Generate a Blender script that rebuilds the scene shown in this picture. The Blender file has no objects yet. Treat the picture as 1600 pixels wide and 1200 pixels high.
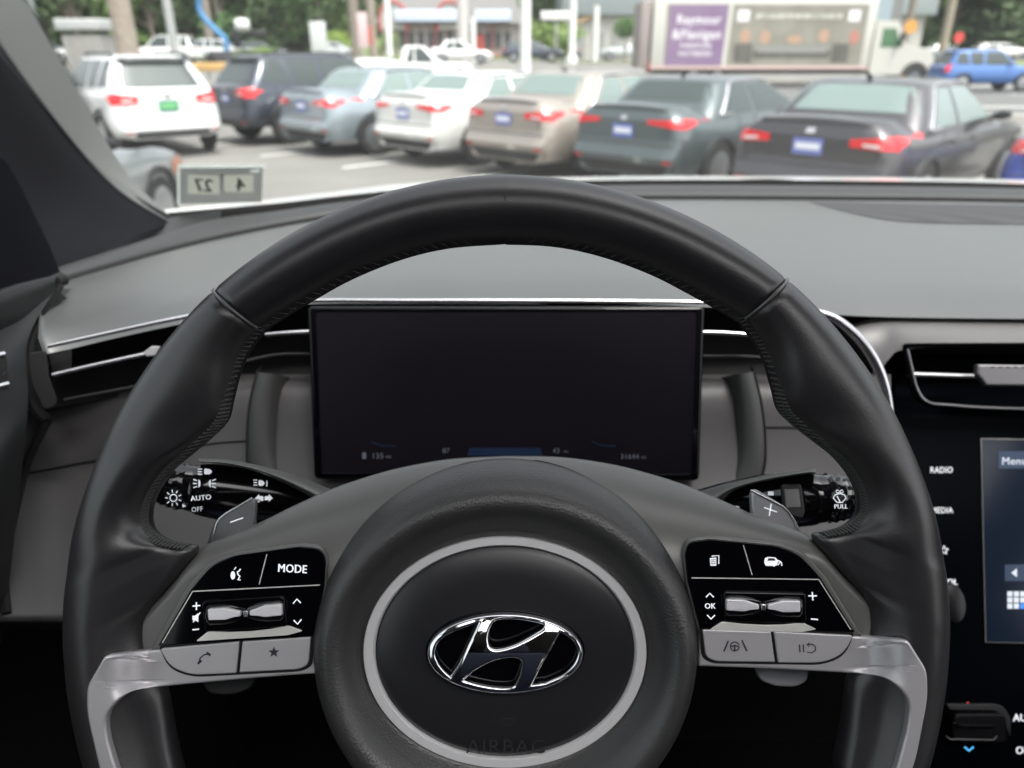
import bpy, bmesh, math, random
from math import sin, cos, tan, atan, pi, radians, sqrt, hypot
from mathutils import Vector, Matrix
from mathutils.bvhtree import BVHTree
SC = bpy.context.scene
COL = SC.collection
random.seed(7)

# ------------------------------------------------------------------ camera
F = 1170.0                       # focal length in pixels of the 1600x1200 photograph
PIT = atan(522/1170)             # pitch below the horizon
C = Vector((0, 0, 1.73))
FW = Vector((0, cos(PIT), -sin(PIT))); UP = Vector((0, sin(PIT), cos(PIT))); RT = Vector((1, 0, 0))
cam = bpy.data.cameras.new('camera'); camo = bpy.data.objects.new('camera', cam); COL.objects.link(camo)
camo.location = C; camo.rotation_euler = (pi/2-PIT, 0, 0)
cam.sensor_width = 36; cam.lens = 36*F/1600; cam.clip_start = 0.02; cam.clip_end = 2000
cam.dof.use_dof = True; cam.dof.focus_distance = 0.325; cam.dof.aperture_fstop = 9.2
SC.camera = camo
# ------------------------------------------------------------------ light
SUN_EL, SUN_ROT = 66, 140
w = bpy.data.worlds.new('World'); SC.world = w; w.use_nodes = True
nt = w.node_tree; nt.nodes.clear()
sky = nt.nodes.new('ShaderNodeTexSky'); sky.sky_type = 'NISHITA'; sky.sun_disc = False
sky.sun_elevation = radians(SUN_EL); sky.sun_rotation = radians(SUN_ROT)
sky.air_density = 1.0; sky.dust_density = 6.0; sky.ozone_density = 1.0
hs = nt.nodes.new('ShaderNodeHueSaturation'); hs.inputs['Saturation'].default_value = 0.22
bg = nt.nodes.new('ShaderNodeBackground'); bg.inputs[1].default_value = 0.15
out = nt.nodes.new('ShaderNodeOutputWorld')
nt.links.new(sky.outputs[0], hs.inputs['Color']); nt.links.new(hs.outputs[0], bg.inputs[0]); nt.links.new(bg.outputs[0], out.inputs[0])
sl = bpy.data.lights.new('sun', 'SUN'); sl.energy = 1.2; sl.angle = radians(14); sl.color = (1, .965, .91)
so = bpy.data.objects.new('sun', sl); COL.objects.link(so)
sd = Vector((sin(radians(SUN_ROT))*cos(radians(SUN_EL)), cos(radians(SUN_ROT))*cos(radians(SUN_EL)), sin(radians(SUN_EL))))
so.rotation_euler = sd.to_track_quat('Z', 'Y').to_euler()
SC.view_settings.view_transform = 'Standard'; SC.view_settings.look = 'None'
SC.view_settings.exposure = 1.40; SC.view_settings.gamma = 1
SC.render.engine = 'CYCLES'
SC.cycles.max_bounces = 10; SC.cycles.transparent_max_bounces = 16; SC.cycles.diffuse_bounces = 5
SC.cycles.use_denoising = True; SC.cycles.caustics_reflective = False; SC.cycles.caustics_refractive = False

# ------------------------------------------------------------------ projection helpers
def ray(px, py): return FW + RT*((px-800)/F) - UP*((py-600)/F)
def P(px, py, d): return C + ray(px, py)*d
def PY(px, y, z):                # a point y metres ahead at height z under photo column px
    d = y*cos(PIT) - (z-C.z)*sin(PIT)
    return Vector(((px-800)/F*d, y, z))
PHI = radians(28)                # rake of the steering wheel
WN = Vector((0, -cos(PHI), sin(PHI))); WV = Vector((0, sin(PHI), cos(PHI)))
WD = 0.3186
def loc(px, py, w=0.0):
    r = ray(px, py); t = -(WD-w)/r.dot(WN); q = r*t
    return q.dot(RT), q.dot(WV)
def W(u, v, w=0.0): return C + RT*u + WV*v + WN*(w-WD)
WC = (-0.0023, -0.0726); WR = 0.185; SQ = .014; ROT = radians(1.08)
def mir(u, v):
    x, y = u-WC[0], v-WC[1]
    x, y = x*cos(ROT)+y*sin(ROT), -x*sin(ROT)+y*cos(ROT)
    x = -x
    x, y = x*cos(ROT)-y*sin(ROT), x*sin(ROT)+y*cos(ROT)
    return x+WC[0], y+WC[1]

# ------------------------------------------------------------------ materials
MATS = {}
def mat(name, col, rough=.5, metal=0, bump=None, coat=0, var=None, spec=.5, emit=None, trans=0, coord='Object', sheen=0):
    if name in MATS: return MATS[name]
    m = bpy.data.materials.new(name); m.use_nodes = True; t = m.node_tree; b = t.nodes['Principled BSDF']
    b.inputs['Base Color'].default_value = (*col, 1); b.inputs['Roughness'].default_value = rough
    b.inputs['Metallic'].default_value = metal; b.inputs['Coat Weight'].default_value = coat; b.inputs['Coat Roughness'].default_value = .04
    b.inputs['Specular IOR Level'].default_value = spec
    if sheen: b.inputs['Sheen Weight'].default_value = sheen
    if emit: b.inputs['Emission Color'].default_value = (*emit[0], 1); b.inputs['Emission Strength'].default_value = emit[1]
    tc = t.nodes.new('ShaderNodeTexCoord')
    if bump:                       # (kind, scale, strength, distance)
        n = t.nodes.new('ShaderNodeTexVoronoi' if bump[0] == 'v' else 'ShaderNodeTexNoise'); n.inputs['Scale'].default_value = bump[1]
        if bump[0] == 'n': n.inputs['Detail'].default_value = 3
        t.links.new(tc.outputs[coord], n.inputs['Vector'])
        bp = t.nodes.new('ShaderNodeBump'); bp.inputs['Strength'].default_value = bump[2]; bp.inputs['Distance'].default_value = bump[3]
        t.links.new(n.outputs[0], bp.inputs['Height']); t.links.new(bp.outputs[0], b.inputs['Normal'])
    if var:                        # (scale, amount, second colour)
        n = t.nodes.new('ShaderNodeTexNoise'); n.inputs['Scale'].default_value = var[0]; n.inputs['Detail'].default_value = 5
        t.links.new(tc.outputs[coord], n.inputs['Vector'])
        cr = t.nodes.new('ShaderNodeValToRGB'); cr.color_ramp.elements[0].position = .5-var[1]; cr.color_ramp.elements[1].position = .5+var[1]
        cr.color_ramp.elements[0].color = (*col, 1); cr.color_ramp.elements[1].color = (*var[2], 1)
        t.links.new(n.outputs[0], cr.inputs[0]); t.links.new(cr.outputs[0], b.inputs['Base Color'])
        n2 = t.nodes.new('ShaderNodeMapRange'); n2.inputs[3].default_value = max(rough-.06, 0); n2.inputs[4].default_value = min(rough+.1, 1)
        t.links.new(n.outputs[0], n2.inputs[0]); t.links.new(n2.outputs[0], b.inputs['Roughness'])
    MATS[name] = m; return m
def pane(name, tint, gloss=.06, veil=0):
    m = bpy.data.materials.new(name); m.use_nodes = True; t = m.node_tree; t.nodes.clear()
    o = t.nodes.new('ShaderNodeOutputMaterial'); tr = t.nodes.new('ShaderNodeBsdfTransparent'); g = t.nodes.new('ShaderNodeBsdfGlossy')
    lw = t.nodes.new('ShaderNodeLayerWeight'); lw.inputs[0].default_value = .5; mx = t.nodes.new('ShaderNodeMixShader')
    pw = t.nodes.new('ShaderNodeMath'); pw.operation = 'POWER'; pw.inputs[1].default_value = 5; t.links.new(lw.outputs['Facing'], pw.inputs[0])
    fr = t.nodes.new('ShaderNodeMapRange'); fr.inputs[3].default_value = .045; fr.inputs[4].default_value = 1; t.links.new(pw.outputs[0], fr.inputs[0])
    tr.inputs[0].default_value = (*tint, 1); g.inputs['Roughness'].default_value = .01
    mul = t.nodes.new('ShaderNodeMath'); mul.operation = 'MULTIPLY'; mul.inputs[1].default_value = gloss
    t.links.new(fr.outputs[0], mul.inputs[0]); t.links.new(mul.outputs[0], mx.inputs[0])
    t.links.new(tr.outputs[0], mx.inputs[1]); t.links.new(g.outputs[0], mx.inputs[2])
    if veil:                       # uneven pale veil standing in for glare on the dusty glass
        df = t.nodes.new('ShaderNodeBsdfDiffuse'); df.inputs[0].default_value = (.8, .8, .78, 1); tl_ = t.nodes.new('ShaderNodeBsdfTranslucent'); tl_.inputs[0].default_value = (.85, .87, .88, 1)
        ad = t.nodes.new('ShaderNodeMixShader'); t.links.new(df.outputs[0], ad.inputs[1]); t.links.new(tl_.outputs[0], ad.inputs[2]); ad.inputs[0].default_value = .7
        tc = t.nodes.new('ShaderNodeTexCoord'); n = t.nodes.new('ShaderNodeTexNoise'); n.inputs['Scale'].default_value = 5; t.links.new(tc.outputs['Object'], n.inputs['Vector'])
        mr = t.nodes.new('ShaderNodeMapRange'); mr.inputs[3].default_value = veil*.4; mr.inputs[4].default_value = veil*1.6; t.links.new(n.outputs[0], mr.inputs[0])
        m2 = t.nodes.new('ShaderNodeMixShader'); t.links.new(mr.outputs[0], m2.inputs[0]); t.links.new(mx.outputs[0], m2.inputs[1]); t.links.new(ad.outputs[0], m2.inputs[2]); mx = m2
    t.links.new(mx.outputs[0], o.inputs[0]); return m

def film(name, col):
    m = bpy.data.materials.new(name); m.use_nodes = True; t = m.node_tree; t.nodes.clear(); o = t.nodes.new('ShaderNodeOutputMaterial'); d = t.nodes.new('ShaderNodeBsdfDiffuse'); r = t.nodes.new('ShaderNodeBsdfTranslucent'); a = t.nodes.new('ShaderNodeMixShader')
    d.inputs[0].default_value = r.inputs[0].default_value = (*col, 1); a.inputs[0].default_value = .65; t.links.new(d.outputs[0], a.inputs[1]); t.links.new(r.outputs[0], a.inputs[2]); t.links.new(a.outputs[0], o.inputs[0]); return m
M = dict(
 leather=mat('leather', (.0150, .0135, .0155), .34, bump=('v', 1400, .10, .0003), spec=.85, var=(22, .25, (.0195, .018, .0195))),
 leather2=mat('hub grain', (.030, .030, .0305), .40, bump=('v', 1100, .30, .0004), spec=.7),
 satin=mat('satin plastic', (.105, .106, .100), .33, bump=('n', 1800, .05, .0002), spec=.7, var=(18, .3, (.115, .115, .110))),
 pad=mat('dash pad', (.066, .069, .068), .36, bump=('v', 700, .22, .0003), spec=1.0, var=(4, .25, (.084, .087, .086))),  # lighter patches put uneven reflections into the colour
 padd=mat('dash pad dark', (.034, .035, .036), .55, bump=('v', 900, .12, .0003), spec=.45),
 matte=mat('matte black', (.010, .010, .011), .6, bump=('n', 900, .05, .0003)),
 void=mat('shade and trim black', (.004, .004, .004), .9),  # near-black that paints shade into gaps and hollows; also black parts
 piano=mat('piano black', (.002, .002, .003), .05, spec=.25, bump=('n', 40, .01, .0005)),
 gloss=mat('stalk gloss', (.004, .004, .005), .12, coat=.6),
 panel=mat('panel black', (.0012, .0016, .0026), .22, spec=.02),
 disp=mat('display glass', (.0095, .0075, .0115), .30, spec=.09, var=(7, .3, (.0048, .0045, .0066))),  # purple haze of reflections mixed into the screen colour
 silver=mat('satin silver', (.52, .505, .52), .42, metal=.55, bump=('n', 1500, .04, .0002)),
 ring=mat('ring silver', (.92, .91, .92), .26, metal=.4),
 chrome=mat('chrome', (.86, .86, .88), .045, metal=1),
 satchrome=mat('satin chrome', (.72, .71, .73), .22, metal=1),
 white=mat('printed white', (.85, .86, .88), .5, emit=((.9, .93, 1), .18)),
 ink=mat('printed dark', (.02, .02, .03), .5),
 thread=mat('thread', (.05, .05, .048), .7),
 thread2=mat('thread shade', (.012, .012, .012), .8),
 headl=mat('headliner', (.12, .117, .113), .9),
 brown=mat('seat cloth', (.022, .024, .045), .8, bump=('n', 700, .2, .001)),
 glass=pane('side glass', (.90, .95, .92), .9), wind=pane('windscreen glass', (.94, .965, .95), .9, veil=.020),
)

# ------------------------------------------------------------------ object helpers
def tag(o, label=None, cat=None, group=None, kind=None):
    if label: o['label'] = label
    if cat: o['category'] = cat
    if group: o['group'] = group
    if kind: o['kind'] = kind
    return o
def empty(name, at, label, cat, group=None, rz=0):
    o = bpy.data.objects.new(name, None); COL.objects.link(o); o.location = at; o.rotation_euler = (0, 0, rz)
    o.empty_display_size = .1
    return tag(o, label, cat, group)
def origin_of(p):
    m = Vector((0, 0, 0))
    while p is not None: m = m + p.location; p = p.parent
    return m
def build(name, vs, fs, m, parent=None, smooth=True, angle=38, local=False):
    me = bpy.data.meshes.new(name)
    off = Vector((0, 0, 0)) if (local or parent is None) else origin_of(parent)
    me.from_pydata([tuple(Vector(v)-off) for v in vs], [], fs); me.materials.append(m if not isinstance(m, str) else M[m])
    bm = bmesh.new(); bm.from_mesh(me); bmesh.ops.recalc_face_normals(bm, faces=bm.faces); bm.to_mesh(me); bm.free()
    if smooth:
        me.shade_smooth()
        if angle: me.set_sharp_from_angle(angle=radians(angle))
    o = bpy.data.objects.new(name, me); COL.objects.link(o)
    if parent: o.parent = parent
    return o
class MB:
    def __init__(s): s.v = []; s.f = []; s.m = []
    def add(s, vs, fs):
        n = len(s.v); s.m.append((n, len(s.f))); s.v += [Vector(v) for v in vs]; s.f += [tuple(i+n for i in f) for f in fs]; return s
    def grid(s, rows, cu=False, cv=False, cap=False):
        R, K = len(rows), len(rows[0]); vs = [p for r in rows for p in r]; fs = []
        for i in range(R if cu else R-1):
            for j in range(K if cv else K-1):
                a, b = i, (i+1) % R; c, d = j, (j+1) % K
                fs.append((a*K+c, a*K+d, b*K+d, b*K+c))
        if cap: fs.append(tuple(range(K))); fs.append(tuple((R-1)*K+j for j in reversed(range(K))))
        return s.add(vs, fs)
    def box(s, c, d, rz=0, bev=0):
        x, y, z = d[0]/2, d[1]/2, d[2]/2; c = Vector(c); R = Matrix.Rotation(rz, 3, 'Z')
        if bev <= 0:
            vs = [c+R@Vector((sx*x, sy*y, sz*z)) for sx in (-1, 1) for sy in (-1, 1) for sz in (-1, 1)]
            return s.add(vs, [(0, 1, 3, 2), (4, 6, 7, 5), (0, 4, 5, 1), (2, 3, 7, 6), (0, 2, 6, 4), (1, 5, 7, 3)])
        bm = bmesh.new(); bmesh.ops.create_cube(bm, size=1)
        for v in bm.verts: v.co = Vector((v.co.x*2*x, v.co.y*2*y, v.co.z*2*z))
        bmesh.ops.bevel(bm, geom=list(bm.edges), offset=bev, segments=3, affect='EDGES', profile=.5)
        bm.verts.index_update(); vs = [c+R@v.co for v in bm.verts]; fs = [tuple(v.index for v in f.verts) for f in bm.faces]; bm.free()
        return s.add(vs, fs)
    def tube(s, pts, r, n=12, closed=False, flat=1.0, upv=None, cap=True):
        pts = [Vector(p) for p in pts]; rows = []; N = len(pts)
        rr = r if isinstance(r, (list, tuple)) else [r]*N
        prev = None
        for i, p in enumerate(pts):
            a = pts[(i-1) % N] if (closed or i > 0) else p; b = pts[(i+1) % N] if (closed or i < N-1) else p
            t = (b-a).normalized(); u = upv or prev or (Vector((0, 0, 1)) if abs(t.z) < .9 else Vector((1, 0, 0)))
            x = (u - t*u.dot(t)).normalized(); y = t.cross(x); prev = x
            rows.append([p + x*cos(2*pi*k/n)*rr[i]*flat + y*sin(2*pi*k/n)*rr[i] for k in range(n)])
        return s.grid(rows, cu=closed, cv=True, cap=(cap and not closed))
    def cyl(s, a, b, r, r2=None, n=20): return s.tube([a, b], [r, r if r2 is None else r2], n)
    def build(s, name, m, parent=None, **k): return build(name, s.v, s.f, m, parent, **k)
    def each(s, name, m, parent, **k):      # every piece an object of its own
        s.m.append((len(s.v), len(s.f)))
        for (a, c), (b, d) in zip(s.m, s.m[1:]): o = build(name, s.v[a:b], [tuple(i-a for i in f) for f in s.f[c:d]], m, parent, **k)
        return o
def cr(pts, n=8, closed=False):
    pts = [Vector(p) for p in pts]; N = len(pts); o = []
    for i in range(N if closed else N-1):
        if closed: a, b, c, d = (pts[(i+k) % N] for k in (-1, 0, 1, 2))
        else: b, c = pts[i], pts[i+1]; a = pts[i-1] if i else b*2-c; d = pts[i+2] if i+2 < N else c*2-b
        for k in range(n):
            t = k/n; o.append(.5*((2*b)+(c-a)*t+(2*a-5*b+4*c-d)*t*t+(3*b-a-3*c+d)*t**3))
    if not closed: o.append(pts[-1])
    return o
def rp(pts, r=6, n=5):           # polygon with rounded corners; a point may carry its own radius
    o = []; N = len(pts)
    for i in range(N):
        a = Vector(pts[i-1][:2]); b = Vector(pts[i][:2]); c = Vector(pts[(i+1) % N][:2]); q = pts[i][2] if len(pts[i]) > 2 else r
        q = min(q, (a-b).length*.48, (c-b).length*.48)
        if q < .01: o.append(b); continue
        p1 = b+(a-b).normalized()*q; p2 = b+(c-b).normalized()*q
        for k in range(n+1): t = k/n; o.append(p1*(1-t)**2+b*2*t*(1-t)+p2*t*t)
    return o
def rect(x0, y0, x1, y1): return [(x0, y0), (x1, y0), (x1, y1), (x0, y1)]
def ell(cx, cy, a, b, n=40, a0=0, a1=2*pi): return [(cx+a*cos(a0+(a1-a0)*k/n), cy+b*sin(a0+(a1-a0)*k/n)) for k in range(n)]
def stroke(pts, w, closed=False):   # thick line as a polygon
    pts = [Vector(p) for p in pts]; L, R = [], []
    for i, p in enumerate(pts):
        a = pts[i-1] if i else (pts[-1] if closed else p); b = pts[i+1] if i+1 < len(pts) else (pts[0] if closed else p)
        t = (b-a).normalized(); n = Vector((-t.y, t.x))*w/2; L.append(p+n); R.append(p-n)
    return [L+R[::-1]] if not closed else [L, R]
# surfaces to print or lay things on: f(x, y, z) -> world point, x y in photo pixels, z metres off the surface
def onW(w0):
    def f(x, y, z):
        u, v = loc(x, y, w0); return W(u, v, w0+z)
    return f
def onPlane(O, n):
    n = n.normalized()
    def f(x, y, z): r = ray(x, y); t = (O-C).dot(n)/r.dot(n); return C+r*t+n*z
    return f
def bvh_of(obs):
    vs, fs = [], []
    for o in obs:
        off = origin_of(o); n = len(vs); vs += [v.co+off for v in o.data.vertices]; fs += [tuple(i+n for i in p.vertices) for p in o.data.polygons]
    return BVHTree.FromPolygons(vs, fs)
def onMesh(obs, fallback=.5):
    b = bvh_of(obs if isinstance(obs, list) else [obs])
    def f(x, y, z):
        r = ray(x, y).normalized(); h = b.ray_cast(C, r)
        p = h[0] if h[0] is not None else C+r*fallback
        return p - r*z
    return f
def curve_mesh(cu):
    ob = bpy.data.objects.new('tmp', cu); me = bpy.data.meshes.new_from_object(ob); bpy.data.objects.remove(ob)
    vs = [v.co.copy() for v in me.vertices]; fs = [tuple(p.vertices) for p in me.polygons]; bpy.data.meshes.remove(me); return vs, fs
def fill(polys, f, ext=2.0, bev=0.0, kz=.00027, seg=2, sub=0):
    cu = bpy.data.curves.new('tmp', 'CURVE'); cu.dimensions = '2D'; cu.fill_mode = 'BOTH'; cu.extrude = ext; cu.bevel_depth = bev; cu.bevel_resolution = seg; cu.offset = -bev
    for p in polys:
        s = cu.splines.new('POLY'); s.points.add(len(p)-1); s.use_cyclic_u = True
        for i, q in enumerate(p): s.points[i].co = (q[0], -q[1], 0, 1)
    vs, fs = curve_mesh(cu); bpy.data.curves.remove(cu)
    if sub:
        bm = bmesh.new(); bv = [bm.verts.new(v) for v in vs]
        for q in fs:
            try: bm.faces.new([bv[i] for i in q])
            except ValueError: pass
        for it in range(4):
            es = [e for e in bm.edges if e.calc_length() > sub]
            if not es: break
            bmesh.ops.subdivide_edges(bm, edges=es, cuts=1, use_grid_fill=False); bmesh.ops.triangulate(bm, faces=[q for q in bm.faces if len(q.verts) > 3])
        bm.verts.index_update(); vs = [v.co.copy() for v in bm.verts]; fs = [tuple(v.index for v in q.verts) for q in bm.faces]; bm.free()
    return [f(v.x, -v.y, (v.z+ext+bev)*kz) for v in vs], fs
def text(body, f, cx, cy, h, rot=0, ext=.4, kz=.00027, align='CENTER', bold=0, mirror=False, sx=1.0, shear=0, heavy=0):
    cu = bpy.data.curves.new('tmp', 'FONT'); cu.body = body; cu.size = h/.72; cu.align_x = align; cu.extrude = ext; cu.offset = bold*h; cu.shear = shear; cu.resolution_u = 3; cu.space_character = 1.07
    vs, fs = curve_mesh(cu); bpy.data.curves.remove(cu); o = []; F_ = []
    for i, dx in enumerate((-heavy, 0, heavy) if heavy else (0,)):
        n = len(o)
        for v in vs:
            x, y = v.x*(-1 if mirror else 1)*sx+dx, v.y-h/2
            o.append(f(cx+x*cos(rot)+y*sin(rot), cy-(y*cos(rot)-x*sin(rot)), (v.z+ext)*kz+.00003*i))
        F_ += [tuple(j+n for j in q) for q in fs]
    return o, F_
def mark(name, items, m, parent, **k):
    b = MB()
    for vs, fs in items: b.add(vs, fs)
    return (b.each if k.get('each') else b.build)(name, m, parent, smooth=False)
def slab(name, polys, f, m, parent, ext=3, bev=2, kz=.00027, sub=0):
    vs, fs = fill(polys, f, ext, bev, kz, 3, sub); return build(name, vs, fs, m, parent, angle=50)

# ================================================================== STEERING WHEEL
wheel = empty('steering_wheel', W(WC[0], WC[1], -.03), 'black leather steering wheel with a round airbag hub, silver lower trim and chrome emblem', 'steering wheel')
tab = [(0, 790, 380), (8.4, 700, 387), (15.5, 625, 405), (23, 550, 435), (30, 490, 468), (38, 430, 505), (42.7, 412, 518), (47, 389, 549), (51.5, 375, 580), (57, 364, 624),
       (61.5, 357, 655), (66, 337, 678), (70, 297, 711), (73.5, 270, 733), (77, 247, 763), (80, 236, 790), (82.5, 235, 815), (84.5, 243, 830), (86.5, 263, 843),
       (88.5, 290, 849), (90.5, 310, 857), (93.5, 278, 903), (97.5, 240, 948), (101, 232, 990), (104, 240, 1030), (107, 252, 1055), (110, 262, 1078), (113.5, 268, 1108),
       (118, 275, 1150), (124, 286, 1200), (132, 300, 1265), (141, 325, 1320), (150, 395, 1400), (165, 560, 1480), (180, 790, 1505)]
def uvang(th, r): a = radians(th); r = r*(1-SQ*abs(sin(a))); return WC[0]-r*sin(a), WC[1]+r*cos(a)
left = []
for th, ix, iy in tab:
    o = uvang(th, WR); i = loc(ix, iy)
    if th > 140: i = uvang(th, WR-.037)
    left.append((o, i))
fineO = cr([Vector(o) for o, i in left], 5); fineI = cr([Vector(i) for o, i in left], 5)
seamk = 6*5                       # index of the seam between the two leathers
# the outer edge follows the exact circle
fineO = [WC_ + (p-WC_).normalized()*WR*(1-SQ*abs((p-WC_).normalized().x)) for p in fineO for WC_ in [Vector(WC)]]
def section(O, I, nf=15, fo=.034):
    Wd = (I-O).length; d = (I-O)/Wd; r = .0165; he = .0058; t = min(max((Wd-2*r)/.014, 0), 1); row = []
    def H(s):
        e = sqrt(max(0, 1-(2*s/Wd-1)**2))*r
        if s <= r: g = r*sqrt(max(0, 1-(1-s/r)**2))
        else:
            q = min(1, (s-r)/fo); q = q*q*(3-2*q); g = r+(he-r)*q
            if s > Wd-he: g *= sqrt(max(0, 1-((s-(Wd-he))/he)**2))
        return e*(1-t)+g*t
    for k in range(nf+1):
        a = pi*k/nf; s = Wd*(1-cos(a))/2; row.append((O+d*s, H(s)))
    for k in range(nf-1, 0, -1):
        a = pi*k/nf; s = Wd*(1-cos(a))/2; row.append((O+d*s, -H(s)*.9))
    return row
def rimpart(name, ks, side, m='leather'):
    rows = []
    for j, k in enumerate(ks):
        O, I = fineO[k], fineI[k]; sec = section(O, I, 15, .034-.018*min(1, max(0, (k-20*5)/20)))
        # the leather tucks in where two pieces meet
        tuck = 1.0
        if side != 0 and (k == seamk): tuck = .90
        if side == 0 and abs(k) == seamk: tuck = .90
        mid = (O+I)/2; row = []
        for p, h in sec:
            q = mid+(p-mid)*(1 if tuck == 1 else .965); u, v = q
            row.append((u, v, h*tuck))
        rows.append(row)
    return rows
def to3(rows, mirror=False):
    return [[W(*(mir(u, v) if mirror else (u, v)), h) for u, v, h in r] for r in rows]
# top leather: left half + mirrored right half
lt = rimpart('t', range(0, seamk+1), 0)
top_rows = to3(lt[::-1]) + to3(lt, True)[1:]
b = MB(); b.grid(top_rows, cv=True, cap=True)
rim = b.build('rim', 'leather', wheel)
N_ = len(fineO)
for mflag in (False, True):
    r_ = rimpart('g', range(seamk, N_), 1); b = MB(); b.grid(to3(r_, mflag), cv=True, cap=True)
    b.build('grip', 'leather', wheel)
# seam lines (bead coloured pale for its highlight) and thread
for mflag in (False, True):
    sec = section(fineO[seamk], fineI[seamk], 24)[:25]
    pts = [W(*(mir(*p) if mflag else p), h*.995+.0003) for p, h in sec[3:22]]
    MB().tube(pts, .0006, 8).build('seam_bead', mat('seam highlight', (.13, .13, .135), .28), rim)
    bt = MB(); bs = MB()
    for k in range(3, 19*5+2):
        q0, q1 = fineI[k], fineI[k+1]; L = (q1-q0).length; n = max(1, round(L/.0052))
        for j in range(n):
            t = j/n; a = q0.lerp(q1, t); c_ = q0.lerp(q1, t+1/n); o1 = (fineO[k]-fineI[k]).normalized()
            hq = .0058 if (fineI[k]-fineO[k]).length > .05 else .0068; sp = [(a+o1*.0002, .0012), (a.lerp(c_, .5)+o1*.0012, hq*.72), (c_+o1*.0026, hq)]
            sq = [(c_+o1*.0002, .0012), (a.lerp(c_, .5)+o1*.0012, hq*.70), (a+o1*.0024, hq*.95)]
            bt.tube([W(*(mir(*p) if mflag else p), h+.0003) for p, h in sp], .00056, 6)
            bs.tube([W(*(mir(*p) if mflag else p), h+.0002) for p, h in sq], .00045, 6)
    bt.build('stitching', 'thread', rim); bs.build('stitching', 'thread2', rim)
# spoke cover: one broad satin shell from grip to grip over the hub
Tl = [(176, 1017), (199, 987), (232, 945), (274, 903), (312, 858), (350, 840), (400, 819), (455, 792), (510, 767), (560, 749), (620, 732), (700, 718), (790, 713)]
Bl = [(177, 1018), (190, 1016), (215, 1013), (250, 1009), (290, 1006), (330, 1004), (375, 1002), (430, 1000), (495, 998), (570, 995), (640, 990), (710, 990), (790, 990)]
HC0 = Vector(loc(790, 1004))
def EW(x): t = min(1, max(0, (x-300)/260)); return -.006-.018*t*t*(3-2*t)
def covrows():
    T = []
    for i_, p in enumerate(cr([Vector(q) for q in Tl], 14)): T.append(Vector(loc(p.x, p.y, EW(p.x))))
    B = cr([Vector(loc(*p)) for p in Bl], 14); cols = []
    for k, (a, c_) in enumerate(zip(T, B)):
        dv = c_-a; m_ = a-HC0; A_ = dv.dot(dv); B_ = 2*m_.dot(dv); C_ = m_.dot(m_)-.0761**2; D_ = B_*B_-4*A_*C_
        if D_ > 0 and C_ > 0:
            s_ = (-B_-sqrt(D_))/(2*A_)
            if 0 < s_ < 1: c_ = a+dv*max(s_, .02)
        elif C_ <= 0: c_ = a+dv*.02
        col = []; n = 24; f = k/(len(T)-1); L = (a-c_).length
        for j in range(n+1):
            s = (j/n)**1.6; dist = s*L
            xe = Tl[min(len(Tl)-1, k//14)][0]; we = EW(xe+(Tl[min(len(Tl)-1, k//14+1)][0]-xe)*(k%14)/14); span = .010+.030*(we+.006)/-.018; edge = min(1, dist/span); q_ = 1-(1-edge)**2; ww = we+(.0038-we)*(q_**.5*.35+q_*.65)
            p = a.lerp(c_, s)
            col.append((p.x, p.y, ww))
        col = [(a.x, a.y, we-.012)] + col
        cols.append(col)
    return cols
cv_ = covrows(); b = MB(); b.grid([[W(u, v, h) for u, v, h in r] for r in cv_] + [[W(*mir(u, v), h) for u, v, h in r] for r in cv_[::-1][1:]])
cover = b.build('spoke_cover', 'satin', wheel)
# hub: doughnut shaped airbag cushion round a silver ring
hc = Vector(loc(790, 1004)); ro = (loc(1085, 1004)[0]-loc(496, 1004)[0])/2
r1 = Vector(loc(789, 1017)); ra = (loc(1010, 1017)[0]-loc(569, 1017)[0])/2; rb1 = loc(789, 837)[1]; rb2 = loc(789, 1197)[1]; rb = (rb1-rb2)/2; rc = Vector((r1.x, (rb1+rb2)/2))
prof = [(0, -.004), (.0, .0005), (.05, .001), (.12, .0025), (.22, .0065), (.34, .0105), (.46, .0130), (.58, .0142), (.70, .0140), (.82, .0122), (.90, .0102), (.96, .0082), (.99, .0066), (1.0, .0055), (1.0, -.006), (.98, -.03)]
rows = []
for k in range(120):
    a = 2*pi*k/120; pi_ = rc+Vector((ra*cos(a), rb*sin(a))); up_ = max(0, sin(a))**1.5
    po = hc+Vector((ro*cos(a), (ro*.985 if sin(a) < 0 else ro*.985+(loc(790, 717, -.0105)[1]-hc.y-ro*.985)*up_)*sin(a)))
    rows.append([W(*pi_.lerp(po, s), h-up_*.0165*max(0, (s-.25)/.75)**1.6) for s, h in prof])
b = MB(); b.grid(rows, cu=True); hub = b.build('airbag_cushion', 'leather2', wheel, angle=60)
rows = []
for k in range(120):
    a = 2*pi*k/120; row = []
    for q, h in ((1.0, -.001), (1.0, .0016), (.993, .0024), (.93, .0026), (.918, .0016), (.915, -.001)):
        row.append(W(rc.x+ra*q*cos(a), rc.y+rb*(1-(1-q)*1.05)*sin(a), h))
    rows.append(row)
b = MB(); b.grid(rows, cu=True); b.build('hub_ring', 'ring', wheel, angle=50)
rows = []
for k in range(96):
    a = 2*pi*k/96; rows.append([W(rc.x+ra*.917*q*cos(a), rc.y+rb*.913*q*sin(a), h) for q, h in ((1, -.0015), (.995, .0006), (.93, .0018), (.7, .0026), (.4, .0031), (.15, .0033), (0.001, .0033))])
b = MB(); b.grid(rows, cu=True); padp = b.build('horn_pad', mat('horn pad', (.018, .018, .021), .30, spec=.45, bump=('n', 1600, .04, .0002)), wheel, angle=60)
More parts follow.
